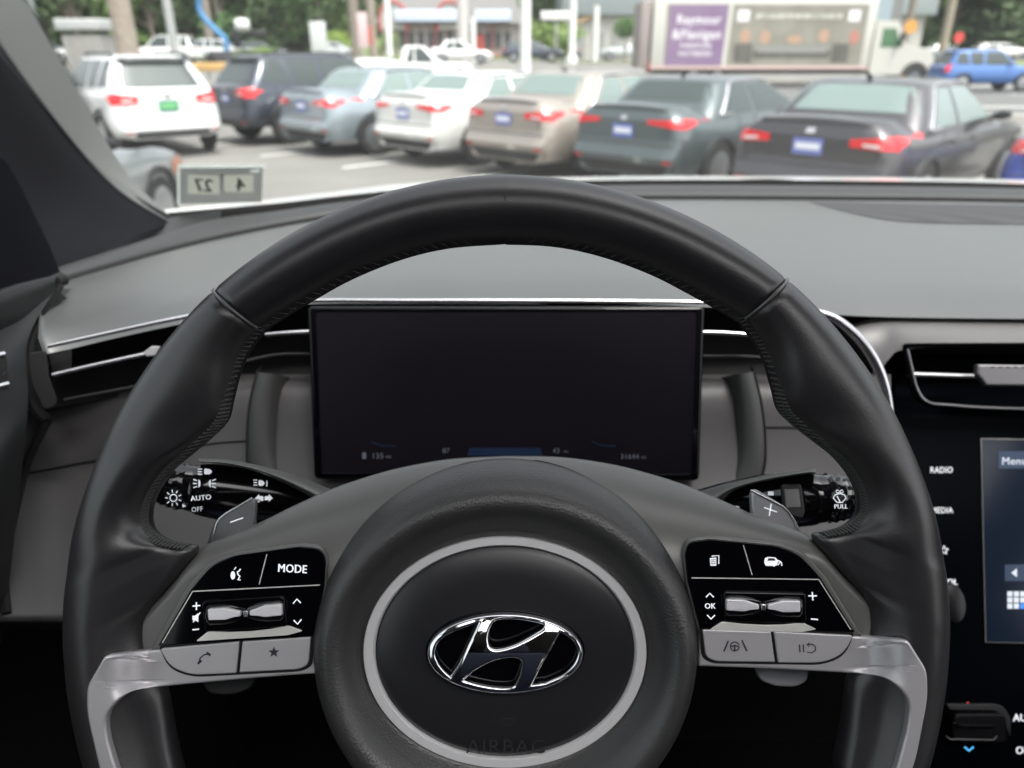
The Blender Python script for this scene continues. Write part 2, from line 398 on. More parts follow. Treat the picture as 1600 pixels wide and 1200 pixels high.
# emblem
def E(pts): return [(640+x*.2166, 930+y*.2166) for x, y in pts]
outer = ell(789.5, 1017.5, 121, 63, 72)
c1 = cr([Vector(p) for p in E([(490, 193), (350, 240), (235, 305), (195, 380), (205, 450), (250, 515), (298, 562)])], 5)+[Vector(p) for p in E([(360, 470), (425, 330)])]
c2 = cr([Vector(p) for p in E([(640, 168), (760, 163), (880, 180), (965, 207), (890, 262), (760, 332), (640, 366), (585, 350), (572, 290), (595, 205)])], 5, True)
c3 = [Vector(p) for p in E([(400, 595)])]+cr([Vector(p) for p in E([(470, 530), (600, 462), (730, 436), (800, 456), (800, 520), (775, 595), (735, 640), (620, 643), (500, 622)])], 5)
c4 = [Vector(p) for p in E([(1085, 258), (960, 480), (885, 622)])]+cr([Vector(p) for p in E([(980, 608), (1100, 552), (1180, 472), (1205, 390), (1180, 325), (1130, 280)])], 5)
def f(x, y, z):
    q = .0036+.0038*max(0, 1-((x-789.5)/121)**2-((y-1017.5)/63)**2); u, v = loc(x, y, q)
    return W(u, v, q+z)
vs, fs = fill([outer, c1, c2, c3, c4], f, 2.0, 5.2, .00030, 5, 7)
build('emblem', vs, fs, 'chrome', padp, angle=60)
mark('emblem_base', [fill([ell(789.5, 1017.5, 124, 66, 72)], onW(.0030), 1.2, 0)], 'piano', padp)
emb = mat('moulded mark', (.030, .030, .033), .22, spec=.7)
mark('airbag_lettering', [text('AIRBAG', onW(.0022), 791, 1165, 22, 0, 1.0, bold=-.01, sx=1.12)], emb, padp)
horn = stroke([(775, 1132), (781, 1125), (788, 1123), (800, 1122), (806, 1118)], 1.6)+stroke([(781, 1125), (783, 1131), (793, 1133), (801, 1130), (806, 1120)], 1.6)+stroke([(773, 1112), (773, 1128)], 1.8)
mark('horn_symbol', [fill([p], onW(.0031), .8, 0) for p in horn], emb, padp)
# silver trims (left traced, right mirrored)
def ramp(x, y):
    t = min(max((254-x)/92, 0), 1); a = t*t*t*(t*(6*t-15)+10); t = min(max((y-1058)/50, 0), 1)*min(1, max(0, (300-x)/60)); b_ = t*t*(3-2*t); return .0115*(1-(1-a)*(1-b_))
def surfW(mf, rp_=False):
    def g(w0):
        def f(x, y, z):
            w1 = w0+(ramp(x, y) if rp_ else 0); u, v = loc(x, y, w1)
            if mf: u, v = mir(u, v)
            return W(u, v, w1+z)
        return f
    return g
trim = [(172, 1020, 6), (252, 1010, 4), (495, 997, 2), (498, 1048, 2), (400, 1055, 10), (260, 1068, 20), (205, 1075, 28), (172, 1112, 30), (176, 1150, 20), (196, 1215, 10), (235, 1300, 20), (270, 1350, 4), (240, 1345, 4), (200, 1290, 20), (166, 1205, 20), (144, 1110, 40), (144, 1068, 12)]
btn1 = [(252, 1012, 6), (376, 1001, 2), (371, 1050, 2), (300, 1053, 24), (268, 1040, 20)]
btn2 = [(381, 1001, 2), (487, 994, 2), (484, 1036, 10), (470, 1044, 10), (376, 1049, 2)]
pnl = [(250, 1007, 2), (300, 921, 4), (334, 881, 18), (368, 867, 12), (470, 853, 6), (503, 856, 12), (511, 872, 10), (508, 916, 2), (491, 993, 2)]
split = [[(313, 921), (508, 912)], [(420, 863), (406, 913)]]
facm0 = mat('line silver', (.7, .69, .66), .35, metal=.2)
for mf in (0, 1):
    g = surfW(mf); t = slab('silver_trim', [rp(trim)], surfW(mf, True)(.002), 'silver', wheel, 4, 4, sub=8)
    mark('button_gap', [fill([rp([(248, 1009, 6), (491, 989, 4), (489, 1040, 12), (472, 1049, 12), (300, 1058, 26), (264, 1045, 22)])], g(.0064), .2, 0)], 'void', t)
    a1 = slab('button', [rp(btn1)], g(.0062), 'silver', wheel, 1.2, 1.8); a2 = slab('button', [rp(btn2)], g(.0062), 'silver', wheel, 1.2, 1.8)
    slab('panel_surround', [rp([(243, 1011, 4), (295, 919, 6), (329, 877, 20), (366, 862, 12), (470, 848, 6), (506, 850, 14), (516, 870, 12), (513, 918, 4), (496, 1000, 3)])], g(.0015), 'satin', wheel, 5, 3.5)
    pn = slab('switch_panel', [rp(pnl)], g(.0050), 'piano', wheel, 2, 1.5)
    mark('panel_line', [fill(stroke([(301, 924), (500, 914)], 1.7), g(.00695), .2, 0), fill(stroke([(417, 866), (405, 913)], 1.5), g(.00695), .2, 0), fill(stroke([(254, 1004), (301, 924)], 1.5), g(.00695), .2, 0)], facm0, pn)
# toggles (thumb rollers)
facm = mat('facet silver', (.85, .83, .86), .28, metal=.3)
def roller(cx, cy, rot, name='roller_switch'):
    g = onW(.0045); e = empty_part(name)
    def R(pts): return [(cx+x*cos(rot)-y*sin(rot), cy+x*sin(rot)+y*cos(rot)) for x, y in pts]
    # well, two barrel halves, centre band
    w_ = slab(name, [rp(R([(-66, -26), (62, -26), (64, 22), (-64, 22)]), 6)], g, 'piano', wheel, 4, 3)
    for sgn in (-1, 1):
        b = MB(); rows = []
        for x, ry, rz in ((4, 13, .0030), (9, 14, .0034), (18, 17, .0042), (34, 19, .0048), (54, 19, .0048), (58, 17.5, .0044), (60, 14, .0036)):
            row = []
            for k in range(17):
                a = pi*k/16; y = -ry*cos(a)
                px, py = R([(sgn*x-2, y-2)])[0]; u, v = loc(px, py, .0058); row.append(W(u, v, .0058+rz*sin(a)))
            rows.append(row)
        b.grid(rows); b.build('roller', 'gloss', w_)
        s = sgn
        facet = [(s*7-2, -5), (s*18-2, -8), (s*30-2, -12), (s*57-2, -12), (s*57-2, 5), (s*30-2, 6), (s*18-2, 3), (s*7-2, 2)]
        slab('roller_facet', [rp(R(facet), 2)], onW(.0090), facm, w_, 3.4, 1.2)
    slab('roller_hub', [rp(R([(-5, -6), (2, -6), (2, 4), (-5, 4)]), 2)], onW(.0092), 'satchrome', w_, 3.0, 1.4)
    slab('tray_lip', [rp(R([(-84, 38), (-64, 24), (-30, 27), (0, 28), (30, 27), (62, 23), (84, 33), (60, 38)]), 4)], onW(.0070), mat('lip reflection', (.82, .81, .76), .2, metal=.3), w_, .8, .6)  # cream reflection put into the lip's own colour
def empty_part(n): return None
roller(388, 958, radians(-3.8)); roller(1192, 948, radians(1.2))
# symbols on the switches
f = onW(.0071); WH = []
WH.append(text('MODE', f, 457, 888, 13, radians(3), .3, sx=.86, heavy=.45))
def sym(polys, ff=None, ext=.3): return [fill([p], ff or f, ext, 0) for p in polys]
WH += sym(stroke([(301, 947), (313, 946)], 2)+stroke([(307, 941), (307, 953)], 2)+stroke([(301, 984), (311, 983)], 2))
WH += sym([[(301, 962), (305, 962), (310, 958), (310, 972), (305, 969), (301, 969)]]+stroke([(302, 972), (313, 957)], 1.6))
WH += sym(stroke([(458, 943), (464, 936), (470, 942)], 2)+stroke([(459, 969), (465, 975), (471, 968)], 2))
# voice symbol: head with sound waves
WH += sym([ell(364, 899, 3.6, 6.5, 16)]+stroke([(376, 889), (373, 893), (371, 893), (372, 898), (375, 900), (372, 906), (376, 906)], 2)+stroke([(366, 890), (369, 886)], 1.3))
WH += sym(stroke([(1103, 933), (1109, 927), (1115, 933)], 2)+stroke([(1105, 961), (1111, 967), (1117, 961)], 2)+stroke([(1263, 931), (1276, 931)], 2)+stroke([(1269, 925), (1270, 938)], 2)+stroke([(1267, 967), (1278, 968)], 2))
WH.append(text('OK', f, 1109.5, 946.5, 8.5, 0, .3, heavy=.3, sx=.95))
WH += sym([rp([(1109, 872), (1119, 871), (1119, 884), (1110, 884)], 1)]+stroke([(1112, 869), (1123, 868), (1123, 881)], 1.6))
WH += sym([rp([(1195, 872), (1200, 870), (1212, 871), (1216, 877), (1213, 884), (1196, 884), (1194, 878)], 2)]+stroke([Vector(p) for p in ell(1215, 882, 6.5, 6, 12, radians(150), radians(400))], 1.8)+stroke([(1215, 883), (1219, 878)], 1.5))
mark('switch_symbols', WH, 'white', wheel)
mark('symbol_detail', [fill([p], onW(.0073), .2, 0) for p in stroke([(1111, 875), (1118, 874.5)], 1.1)+stroke([(1111, 878), (1118, 877.5)], 1.1)+stroke([(1111, 881), (1118, 880.5)], 1.1)+[rp([(1201, 872), (1210, 872.5), (1212, 876), (1199, 876)], 1)]], 'ink', wheel)
f = onW(.0079); DK = []
st = [(428+9*cos(radians(-90+36*k))*(1 if k % 2 == 0 else .42), 1019+9*sin(radians(-90+36*k))*(1 if k % 2 == 0 else .42)) for k in range(10)]
DK += sym([st])
DK += sym(stroke([(311, 1035), (313, 1028), (319, 1023), (327, 1022)], 2.2)+stroke([(309, 1037), (315, 1032)], 3.5)+stroke([(323, 1019.5), (329, 1024)], 3.5))
DK += sym(stroke([(1131, 1018), (1138, 1001)], 2.2)+stroke([(1159, 1000), (1167, 1017)], 2.2)+stroke([Vector(p) for p in ell(1148, 1010, 7, 7, 20)], 1.6)+stroke([(1142, 1010), (1148, 1008.5), (1154, 1010)], 2)+stroke([(1148, 1009), (1148, 1016)], 2))
DK += sym(stroke([(1249, 1007), (1250, 1019)], 1.6)+stroke([(1255, 1007), (1256, 1019)], 1.6)+stroke([(1261, 1019), (1268, 1020), (1274, 1016), (1274, 1010), (1269, 1006), (1262, 1007)], 1.6)+stroke([(1265, 1004), (1261, 1007), (1264, 1010)], 1.2))
mark('button_symbols', DK, 'ink', wheel)
# shift paddles
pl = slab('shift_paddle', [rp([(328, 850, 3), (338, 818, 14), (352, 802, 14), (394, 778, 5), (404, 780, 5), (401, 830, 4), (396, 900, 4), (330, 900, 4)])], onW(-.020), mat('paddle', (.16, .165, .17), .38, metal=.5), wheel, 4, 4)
slab('paddle_edge', [stroke([(330, 850), (339, 818), (344, 810), (354, 802), (395, 778)], 3.2)[0]], onW(-.0160), 'satchrome', pl, 1, .8)
mark('minus_mark', [fill(stroke([(360, 816), (380, 809)], 1.8), onW(-.0153), .3, 0)], 'white', pl)
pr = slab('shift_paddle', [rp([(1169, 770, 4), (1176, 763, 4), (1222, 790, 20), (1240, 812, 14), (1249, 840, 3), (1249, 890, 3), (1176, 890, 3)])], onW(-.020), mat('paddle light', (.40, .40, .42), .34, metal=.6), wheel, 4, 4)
slab('paddle_edge', [stroke([(1172, 766), (1222, 791), (1231, 800), (1240, 815), (1247, 836)], 3.2)[0]], onW(-.0160), 'satchrome', pr, 1, .8)
mark('plus_mark', [fill([p], onW(-.0153), .3, 0) for p in stroke([(1194, 793), (1214, 800)], 1.8)+stroke([(1205, 787), (1202, 806)], 1.8)], 'white', pr)
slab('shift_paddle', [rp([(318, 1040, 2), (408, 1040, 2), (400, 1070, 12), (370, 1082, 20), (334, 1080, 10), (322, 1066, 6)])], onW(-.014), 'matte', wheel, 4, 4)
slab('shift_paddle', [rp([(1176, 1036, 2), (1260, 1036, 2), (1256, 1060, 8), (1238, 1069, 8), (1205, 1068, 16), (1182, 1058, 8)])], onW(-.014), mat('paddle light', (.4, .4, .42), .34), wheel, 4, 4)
# column boss behind the hub
b = MB(); b.tube([W(hc.x, hc.y, -.008), W(hc.x, hc.y, -.06), W(hc.x, hc.y, -.14)], [.066, .06, .05], 32); b.build('hub_back', 'matte', wheel)

# ================================================================== DASHBOARD
dash = empty('dashboard', P(800, 700, .6)-Vector((0, 0, .3)), 'dark grey soft-touch dashboard with thin chrome line and slim air vents behind the steering wheel', 'dashboard')
def prow(pts, n=6): return cr([P(*p) for p in pts], n)
farE = [(84, 452, .60), (104, 441, .645), (250, 398, .78), (350, 373, .86), (450, 353, .92), (550, 337, .96), (700, 320, .98), (800, 314.5, .99), (1000, 312, 1.0), (1300, 313, 1.0), (1600, 317, 1.0), (2050, 330, 1.0)]
nearE = [(60, 544, .49), (78, 541, .495), (180, 517, .505), (290, 494, .515), (400, 475, .525), (480, 465, .53), (640, 464, .53), (800, 464, .53), (1000, 465, .53), (1250, 478, .54), (1420, 487, .57), (1900, 492, .58)]
fr_, nr_ = prow(farE), prow(nearE); rows = []
for a, c_ in zip(nr_, fr_):
    col = []
    for k in range(15):
        s = k/14; p = a.lerp(c_, s); p = p+Vector((0, 0, .012*sin(pi*s)**.8 if 0 < s < 1 else 0)); 
        if k == 0: p = p+Vector((0, .004, -.006))
        col.append(p)
    rows.append(col)
b = MB(); b.grid(rows); pad = b.build('dash_pad', 'pad', dash, angle=80)
# rolled strip at the foot of the windscreen with the dark crease in front of it
stE = [(92, 430, .68), (112, 420, .74), (250, 372, .86), (330, 345, .95), (450, 330, 1.0), (560, 316, 1.03), (700, 302, 1.06), (800, 297, 1.07), (1000, 292, 1.09), (1300, 293, 1.09), (1600, 298, 1.09), (2050, 312, 1.09)]
s_ = prow(stE); rows = []
for a, c_ in zip(fr_, s_):
    row = []
    for k in range(9):
        t = k/8; p = a.lerp(c_, t); row.append(p+Vector((0, 0, .010*(sin(pi*min(1, t*1.1))**.6 if 0 < t < .95 else 0))))
    row = [row[0]+Vector((0, .002, -.02)), row[0]+Vector((0, .004, -.004))]+row[1:]+[row[-1]+Vector((0, .03, -.03))]
    rows.append(row)
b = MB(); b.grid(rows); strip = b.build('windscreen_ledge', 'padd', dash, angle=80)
b = MB(); b.tube([p+Vector((0, .004, .0005)) for p in fr_], .0045, 8); b.build('crease_gap', 'void', dash)
# speaker grille on the pad
gm = mat('speaker mesh', (.06, .062, .065), .6)
tt = gm.node_tree; vn = tt.nodes.new('ShaderNodeTexVoronoi'); vn.inputs['Scale'].default_value = 420; vn.inputs['Randomness'].default_value = 0
tcn = tt.nodes.new('ShaderNodeTexCoord'); tt.links.new(tcn.outputs['Object'], vn.inputs['Vector']); rmp = tt.nodes.new('ShaderNodeValToRGB')
rmp.color_ramp.elements[0].position = .3; rmp.color_ramp.elements[1].position = .42; rmp.color_ramp.elements[0].color = (.004, .004, .004, 1); rmp.color_ramp.elements[1].color = (.036, .037, .038, 1)
tt.links.new(vn.outputs['Distance'], rmp.inputs[0]); tt.links.new(rmp.outputs[0], tt.nodes['Principled BSDF'].inputs['Base Color'])
def patch(polyA, polyB, f, name, m, parent, z=.0015, n=10, nn=24):    # ruled patch between two pixel polylines laid on a surface
    A = cr([Vector(p) for p in polyA], nn//max(1, len(polyA)-1)); B = cr([Vector(p) for p in polyB], nn//max(1, len(polyB)-1)); rows = []
    L = min(len(A), len(B))
    for i in range(L):
        rows.append([f(*A[i].lerp(B[i], j/n), z) for j in range(n+1)])
    b = MB(); b.grid(rows); return b.build(name, m, parent)
fp = onMesh(pad)
patch([(1262, 315), (1330, 316), (1430, 318), (1640, 321)], [(1263, 316), (1345, 336), (1430, 347), (1640, 351)], fp, 'speaker_grille', gm, dash, .004)
# chrome line sweeping over the cluster and down round the centre stack
cpt = [(75, 541, .488), (180, 518, .50), (290, 495, .51), (400, 478, .52), (480, 470, .526), (640, 470, .526), (800, 470, .526), (1000, 471, .526), (1110, 473, .526), (1200, 478, .528), (1285, 490, .53), (1325, 513, .53), (1358, 550, .53), (1380, 595, .53), (1391, 650, .53), (1394, 720, .53)]
cw = [3.2, 3.4, 3.4, 3.2, 3.4, 3.6, 3.6, 3.6, 3.4, 4, 6, 7.5, 8, 7.5, 6, 4]
pp = prow(cpt); rr = [x.x for x in cr([Vector((c_, 0, 0)) for c_ in cw], 6)]
b = MB(); b.tube(pp, [r*.53/F for r in rr], 12); b.build('chrome_line', 'satchrome', dash)
lowc = [(82, 586, .487), (150, 570, .495), (238, 551, .505)]
b = MB(); b.tube(prow(lowc), [3.4*.5/F]*13, 10)
b.build('vent_blade_trim', 'satchrome', dash)
b = MB(); b.tube(prow([(415, 523, .527), (450, 520, .528), (487, 518, .53)]), 3.4*.53/F, 10); b.tube(prow([(1092, 519, .53), (1130, 520, .529), (1175, 523, .527)]), 3.4*.53/F, 10)
b.each('vent_blade_trim', 'satchrome', dash)
slab('vent_tab', [rp([(226, 550), (238, 541), (252, 541), (244, 556), (230, 557)], 2)], onPlane(P(238, 548, .500), Vector((.2, -1, .4))), 'silver', dash, 1.5, 1.5, .0004)
# vent slot: dark recess right across, with blades
ve_t = [(40, 548, .51), (75, 546, .53), (290, 500, .56), (480, 475, .57), (800, 474, .57), (1110, 476, .57), (1240, 486, .57), (1330, 520, .56), (1372, 570, .56)]
ve_b = [(40, 640, .51), (75, 638, .53), (290, 606, .56), (480, 600, .57), (800, 600, .57), (1110, 600, .57), (1240, 610, .57), (1330, 640, .56), (1385, 660, .56)]
rows = [[a, a.lerp(c_, .5)+Vector((0, .03, 0)), c_] for a, c_ in zip(prow(ve_t), prow(ve_b))]
b = MB(); b.grid(rows); b.build('vent_recess', 'void', dash)
b = MB()
for dy in (28, 62):
    b.tube(prow([(90, 560+dy*.9, .51), (290, 510+dy, .535), (487, 490+dy, .55)]), .0012, 6, upv=Vector((0, 1, 0)), flat=6)
    b.tube(prow([(1092, 490+dy, .55), (1240, 500+dy, .55), (1340, 560+dy, .545)]), .0012, 6, upv=Vector((0, 1, 0)), flat=6)
pass
b = MB(); b.tube(prow([(100, 625, .50), (290, 588, .52), (420, 556, .535), (487, 553, .54)]), .0011, 8); b.tube(prow([(1092, 556, .54), (1200, 560, .54), (1300, 590, .535)]), .0011, 8)
b.each('vent_lower_lip', 'matte', dash)
# end piece at the left of the vent
doorm0 = mat('vent cap', (.018, .018, .019), .5)
slabp = onPlane(P(65, 590, .492), Vector((.25, -1, .35)))
slab('vent_end_cap', [rp([(47, 551, 6), (73, 548, 3), (78, 590, 3), (92, 630, 10), (72, 642, 10), (52, 600, 10)])], slabp, doorm0, dash, 1, 1.5, .0004)
patch([(76, 552), (112, 545)], [(83, 584), (112, 578)], onPlane(P(90, 570, .50), Vector((.2, -1, .35))), 'vent_side_plate', 'matte', dash, .0, 4, 8)
# lower dash: knee panel that comes towards the driver lower down
kx = [-60, 20, 60, 120, 220, 330, 420, 600, 800, 1000, 1180, 1280, 1350, 1392]
def krow(y, d, off=0, dy=None):
    return [(x, y+(dy(x) if dy else 0), d+(.0 if x > 100 else -.02*(100-x)/160)) for x in kx]
def dyl(x): return 40*max(0, (330-x)/330)**1.2
ks = [krow(585, .565, dy=dyl), krow(610, .545, dy=dyl), krow(690, .54, dy=lambda x: 45*max(0, (330-x)/330)), krow(760, .53), krow(860, .505), krow(940, .48), krow(966, .474), krow(975, .485), krow(985, .56)]
colsr = [prow(r, 4) for r in ks]
colsr = [cr([colsr[i][j] for i in range(len(ks))], 4) for j in range(len(colsr[0]))]
b = MB(); b.grid(colsr); knee = b.build('knee_panel', mat('knee panel', (.050, .047, .0485), .5, bump=('v', 900, .12, .0003)), dash, angle=80)
fk = onMesh(knee)
b = MB()
b.tube([fk(x, y, .0004) for x, y in cr([Vector(q) for q in [(75, 655), (52, 700), (36, 745), (16, 830), (6, 900), (10, 960)]], 6)], .003, 8)
b.tube([fk(x, y, .0004) for x, y in cr([Vector(q) for q in [(40, 740), (90, 731), (150, 720), (260, 705)]], 6)], .0009, 8)
b.tube([fk(x, y, .0004) for x, y in cr([Vector(q) for q in [(0, 752), (20, 745), (40, 740)]], 6)], .0013, 8)
b.tube([fk(x, y, .0004) for x, y in cr([Vector(q) for q in [(300, 698), (340, 692), (386, 689)]], 4)], .0007, 8)
b.tube([fk(x, y, .0004) for x, y in cr([Vector(q) for q in [(1196, 668), (1240, 668), (1300, 672)]], 4)], .0007, 8)
b.each('panel_gap', 'void', dash)
b = MB(); b.box(Vector((.86, .84, C.z-.44)), (.72, .40, .44), 0, .03); b.box(Vector((.62, .72, C.z-.235)), (1.18, .10, .06), 0, .02); b.build('passenger_dash', 'padd', dash)
# cluster surround
oL = [(402, 580), (390, 630), (386, 690), (390, 740), (420, 800), (560, 840), (790, 850), (1020, 840), (1165, 800), (1192, 740), (1196, 690), (1190, 630), (1178, 580)]
mL = [(432, 585), (424, 640), (424, 700), (438, 745), (470, 775), (600, 800), (790, 800), (980, 800), (1115, 775), (1146, 745), (1160, 700), (1158, 640), (1150, 585)]
iL = [(470, 590), (474, 640), (482, 700), (492, 745), (510, 762), (620, 766), (790, 766), (960, 766), (1075, 762), (1088, 745), (1098, 700), (1106, 640), (1110, 590)]
A, B2, I2 = ([p for p in cr([P(x, y, d) for x, y in L], 6)] for L, d in ((oL, .532), (mL, .534), (iL, .585)))
rows = [cr([a+Vector((0, .012, 0)), a, m_, i_, i_+Vector((0, .03, 0))], 4) for a, m_, i_ in zip(A, B2, I2)]
b = MB(); b.grid(rows); b.build('cluster_surround', mat('surround', (.046, .047, .047), .5, bump=('v', 900, .12, .0003)), dash, angle=80)
b = MB(); b.tube([p+Vector((0, -.0006, 0)) for p in A[:26]], .0007, 6); b.tube([p+Vector((0, -.0006, 0)) for p in A[-26:]], .0007, 6); b.each('surround_gap', 'void', dash)
b = MB(); b.grid([[P(360, 560, .60), P(1230, 560, .60)], [P(360, 800, .60), P(1230, 800, .60)]]); b.build('cluster_back', 'void', dash)
# underside and footwell back
b = MB(); b.grid([[P(-300, 985, .56), P(2200, 985, .60)], [Vector((-.6, .85, .95)), Vector((1.4, .85, .95))], [Vector((-.6, .95, .55)), Vector((1.4, .95, .55))]]); b.build('dash_underside', 'void', dash)

# instrument cluster: its own screen standing on the dash
clu = empty('instrument_display', P(790, 745, .55), 'dark rectangular instrument screen standing behind the upper half of the steering wheel', 'screen')
pn_ = Vector((0, -cos(PIT*.95), sin(PIT*.95)))
fpl = onPlane(P(790, 610, .530), pn_)
slab('screen_housing', [rp([(488, 481, 9), (1094, 481, 9), (1086, 747, 9), (498, 745, 9)])], fpl, 'piano', clu, 10, 5, .00045)
fs_ = onPlane(P(790, 610, .530)+pn_*.0137, pn_)
scr = slab('screen_glass', [rp([(494, 487, 6), (1088, 487, 6), (1080, 741, 6), (504, 739, 6)])], fs_, 'disp', clu, .6, 0, .00045)
slab('screen_rim', [rp([(490, 483, 8), (1092, 483, 8), (1084, 745, 8), (500, 743, 8)]), rp([(494, 487, 6), (1088, 487, 6), (1080, 741, 6), (504, 739, 6)])], fs_, 'piano', clu, .8, .4, .00045)
fs2 = onPlane(P(790, 610, .530)+pn_*.0146, pn_)
dimt = mat('dim screen text', (.02, .02, .03), .3, emit=((.55, .6, .75), .05)); dimb = mat('dim screen blue', (.006, .012, .03), .3, emit=((.05, .16, .5), .010))
mark('screen_text', [text('135', fs2, 590, 712, 9, 0, .1), fill([rp(rect(566, 707, 572, 717), 1)], fs2, .1), text('mi', fs2, 607, 713, 6, 0, .1), text('87', fs2, 697, 704, 8, 0, .1), text('43', fs2, 869, 704, 8, 0, .1), text('mi', fs2, 884, 705, 5, 0, .1), text('31644', fs2, 984, 713, 8, 0, .1), text('mi', fs2, 1006, 714, 5, 0, .1)], dimt, scr)
mark('screen_bar', [fill([rp([(733, 700), (845, 700), (848, 712), (730, 712)], 2)], fs2, .1), fill(stroke(cr([Vector(q) for q in [(580, 690), (595, 696), (618, 697)]], 4), 2), fs2, .1), fill(stroke(cr([Vector(q) for q in [(925, 690), (940, 696), (962, 697)]], 4), 2), fs2, .1)], dimb, scr)

# ================================================================== CENTRE STACK
stack = empty('centre_console', P(1550, 1000, .58)-Vector((0, 0, .2)), 'glossy black centre console with touch screen, round volume knob and silver air vent', 'console')
c1_, c2_, c3_ = P(1400, 640, .60), P(1600, 640, .60), P(1500, 1200, .54)
cn = (c2_-c1_).cross(c3_-c1_).normalized()
if cn.y > 0: cn = -cn
fc = onPlane(c1_, cn)
slab('console_face', [rp([(1385, 600, 10), (1420, 560, 10), (2100, 560, 10), (2100, 1400, 10), (1400, 1400, 10), (1385, 1000, 10)])], fc, 'panel', stack, 8, 4, .0005)
b = MB()   # shelf above the vent
rows = []
sa = prow([(1330, 512, .575), (1370, 499, .58), (1430, 491, .59), (1600, 488, .60), (2100, 490, .61)])
sb = prow([(1372, 590, .562), (1390, 560, .565), (1425, 545, .57), (1600, 540, .575), (2100, 542, .58)])
for a, c_ in zip(sa, sb):
    rows.append([a+Vector((0, .01, -.02)), a]+[a.lerp(c_, t)+Vector((0, 0, .005*sin(pi*t))) for t in (.15, .3, .5, .7, .85, 1)]+[c_+Vector((0, .015, -.006))])
b.grid(rows); b.build('console_shelf', mat('shelf gloss', (.065, .063, .065), .42, spec=.5), stack, angle=70)
b = MB(); b.tube([p+Vector((0, 0, .001)) for p in sa], .0012, 8); b.build('shelf_gap', 'void', stack)
b = MB(); b.tube([p+Vector((0, -.004, -.003)) for p in sa[12:]], .0006, 8); b.build('shelf_bead', 'satchrome', stack)
b = MB(); b.grid([[P(1150, 500, .68), P(2100, 498, .70)], [P(1300, 700, .65), P(2100, 700, .68)], [P(1405, 960, .63), P(2100, 960, .66)], [P(1405, 1400, .60), P(2100, 1400, .62)]]); b.build('console_gap_filler', 'void', stack)  # added dark sheet closing the bright gaps behind the console
fv = onPlane(P(1500, 590, .575), Vector((0, -1, .35)))
slab('vent_frame', [rp([(1404, 536, 12), (2100, 533, 6), (2100, 644, 6), (1445, 636, 14), (1424, 622, 16)]), rp([(1410, 541, 9), (2100, 538, 6), (2100, 636, 6), (1450, 628, 14), (1428, 614, 14)])], fv, 'panel', stack, 5, 2, .0005)
b = MB(); b.tube([fv(x, y, .0080) for x, y in cr([Vector(q) for q in [(1409, 545), (1416, 575), (1424, 606), (1440, 626), (1475, 631), (1600, 637), (2100, 645)]], 6)], .0010, 8); b.build('vent_rim', mat('blade metal', (.32, .32, .33), .3, metal=.9), stack)
b = MB(); b.grid([[P(1400, 525, .585), P(2100, 525, .585)], [P(1400, 585, .66), P(2100, 585, .66)], [P(1400, 650, .60), P(2100, 650, .60)]]); b.build('vent_hollow', 'void', stack)
b = MB(); b.tube([fv(1416, 584, .002), fv(1535, 588, .002)], .0022, 10, flat=.9); b.build('vent_blade', mat('blade metal', (.32, .32, .33), .3, metal=.9), stack)
slab('vent_slider', [rp([(1520, 570, 2), (1700, 572, 2), (1700, 604, 3), (1534, 603, 3), (1520, 586, 3)])], onPlane(P(1560, 587, .565), Vector((0, -1, .5))), mat('slider metal', (.20, .195, .20), .35, metal=.7), stack, 3, 3, .0005)
mark('slider_dots', [fill([rect(x, 573, x+6, 575)], onPlane(P(1560, 587, .565)+Vector((0, -1, .5)).normalized()*.0062, Vector((0, -1, .5))), .2) for x in range(1548, 1640, 12)], 'ink', stack)
cz = .0121
fz = onPlane(c1_+cn*cz, cn)
scr2 = slab('touch_screen', [rp([(1532, 686, 4), (2000, 694, 4), (2000, 1012, 4), (1539, 1003, 4)])], fz, mat('touch glass', (.004, .007, .013), .12, spec=.25, emit=((.03, .07, .16), .035)), stack, .6, 0, .0005)
b = MB(); b.tube([fz(x, y, .0008) for x, y in [(1650, 688), (1532, 686), (1534, 790), (1539, 1003), (1660, 1006)]], .0005, 6); b.build('screen_edge', 'satin', scr2)
fz2 = onPlane(c1_+cn*(cz+.0009), cn); tl = mat('screen text', (.4, .42, .45), .4, emit=((.7, .75, .85), .28)); tb = mat('screen tile', (.01, .02, .04), .3, emit=((.03, .09, .22), .10))
mark('screen_tiles', [fill([rect(1560, 705, 1700, 732)], fz2, .1), fill([rect(1570, 882, 1700, 908)], fz2, .1)], tb, scr2, each=True)
fz3 = onPlane(c1_+cn*(cz+.0013), cn)
mark('screen_labels', [text('Menu', fz3, 1565, 720, 12, 0, .1, align='LEFT'), fill([[(1580, 895), (1589, 888), (1589, 902)]], fz3, .1)]+[fill([rect(1574+i*10, 924+j*9.5, 1582+i*10, 932+j*9.5)], fz3, .1) for i in range(3) for j in range(3) if not (i == 2 and j == 2)], tl, scr2)
mark('screen_tile_blue', [fill([rect(1594, 943, 1602, 951)], fz3, .1)], mat('tile blue', (.02, .1, .4), .4, emit=((.05, .25, .9), .4)), scr2)
L = [text('RADIO', fz, 1471, 734, 9.5, 0, .2, sx=.84), text('MEDIA', fz, 1472, 797, 9.5, 0, .2, sx=.84), text('VOL', fz, 1484, 909, 9.5, 0, .2, heavy=.4, sx=.92), text('AUTO', fz, 1583, 1121, 12, 0, .2, align='LEFT', sx=.9, heavy=.4), text('OFF', fz, 1587, 1172, 12, 0, .2, align='LEFT', sx=.9, heavy=.4)]
s5 = [(1475+8*cos(radians(-90+36*k))*(1 if k % 2 == 0 else .48), 860+8*sin(radians(-90+36*k))*(1 if k % 2 == 0 else .48)) for k in range(10)]
L += [fill([s5, [(1475+(x-1475)*.62, 860+(y-860)*.62) for x, y in s5]], fz, .2)]
mark('console_lettering', L, 'white', stack)
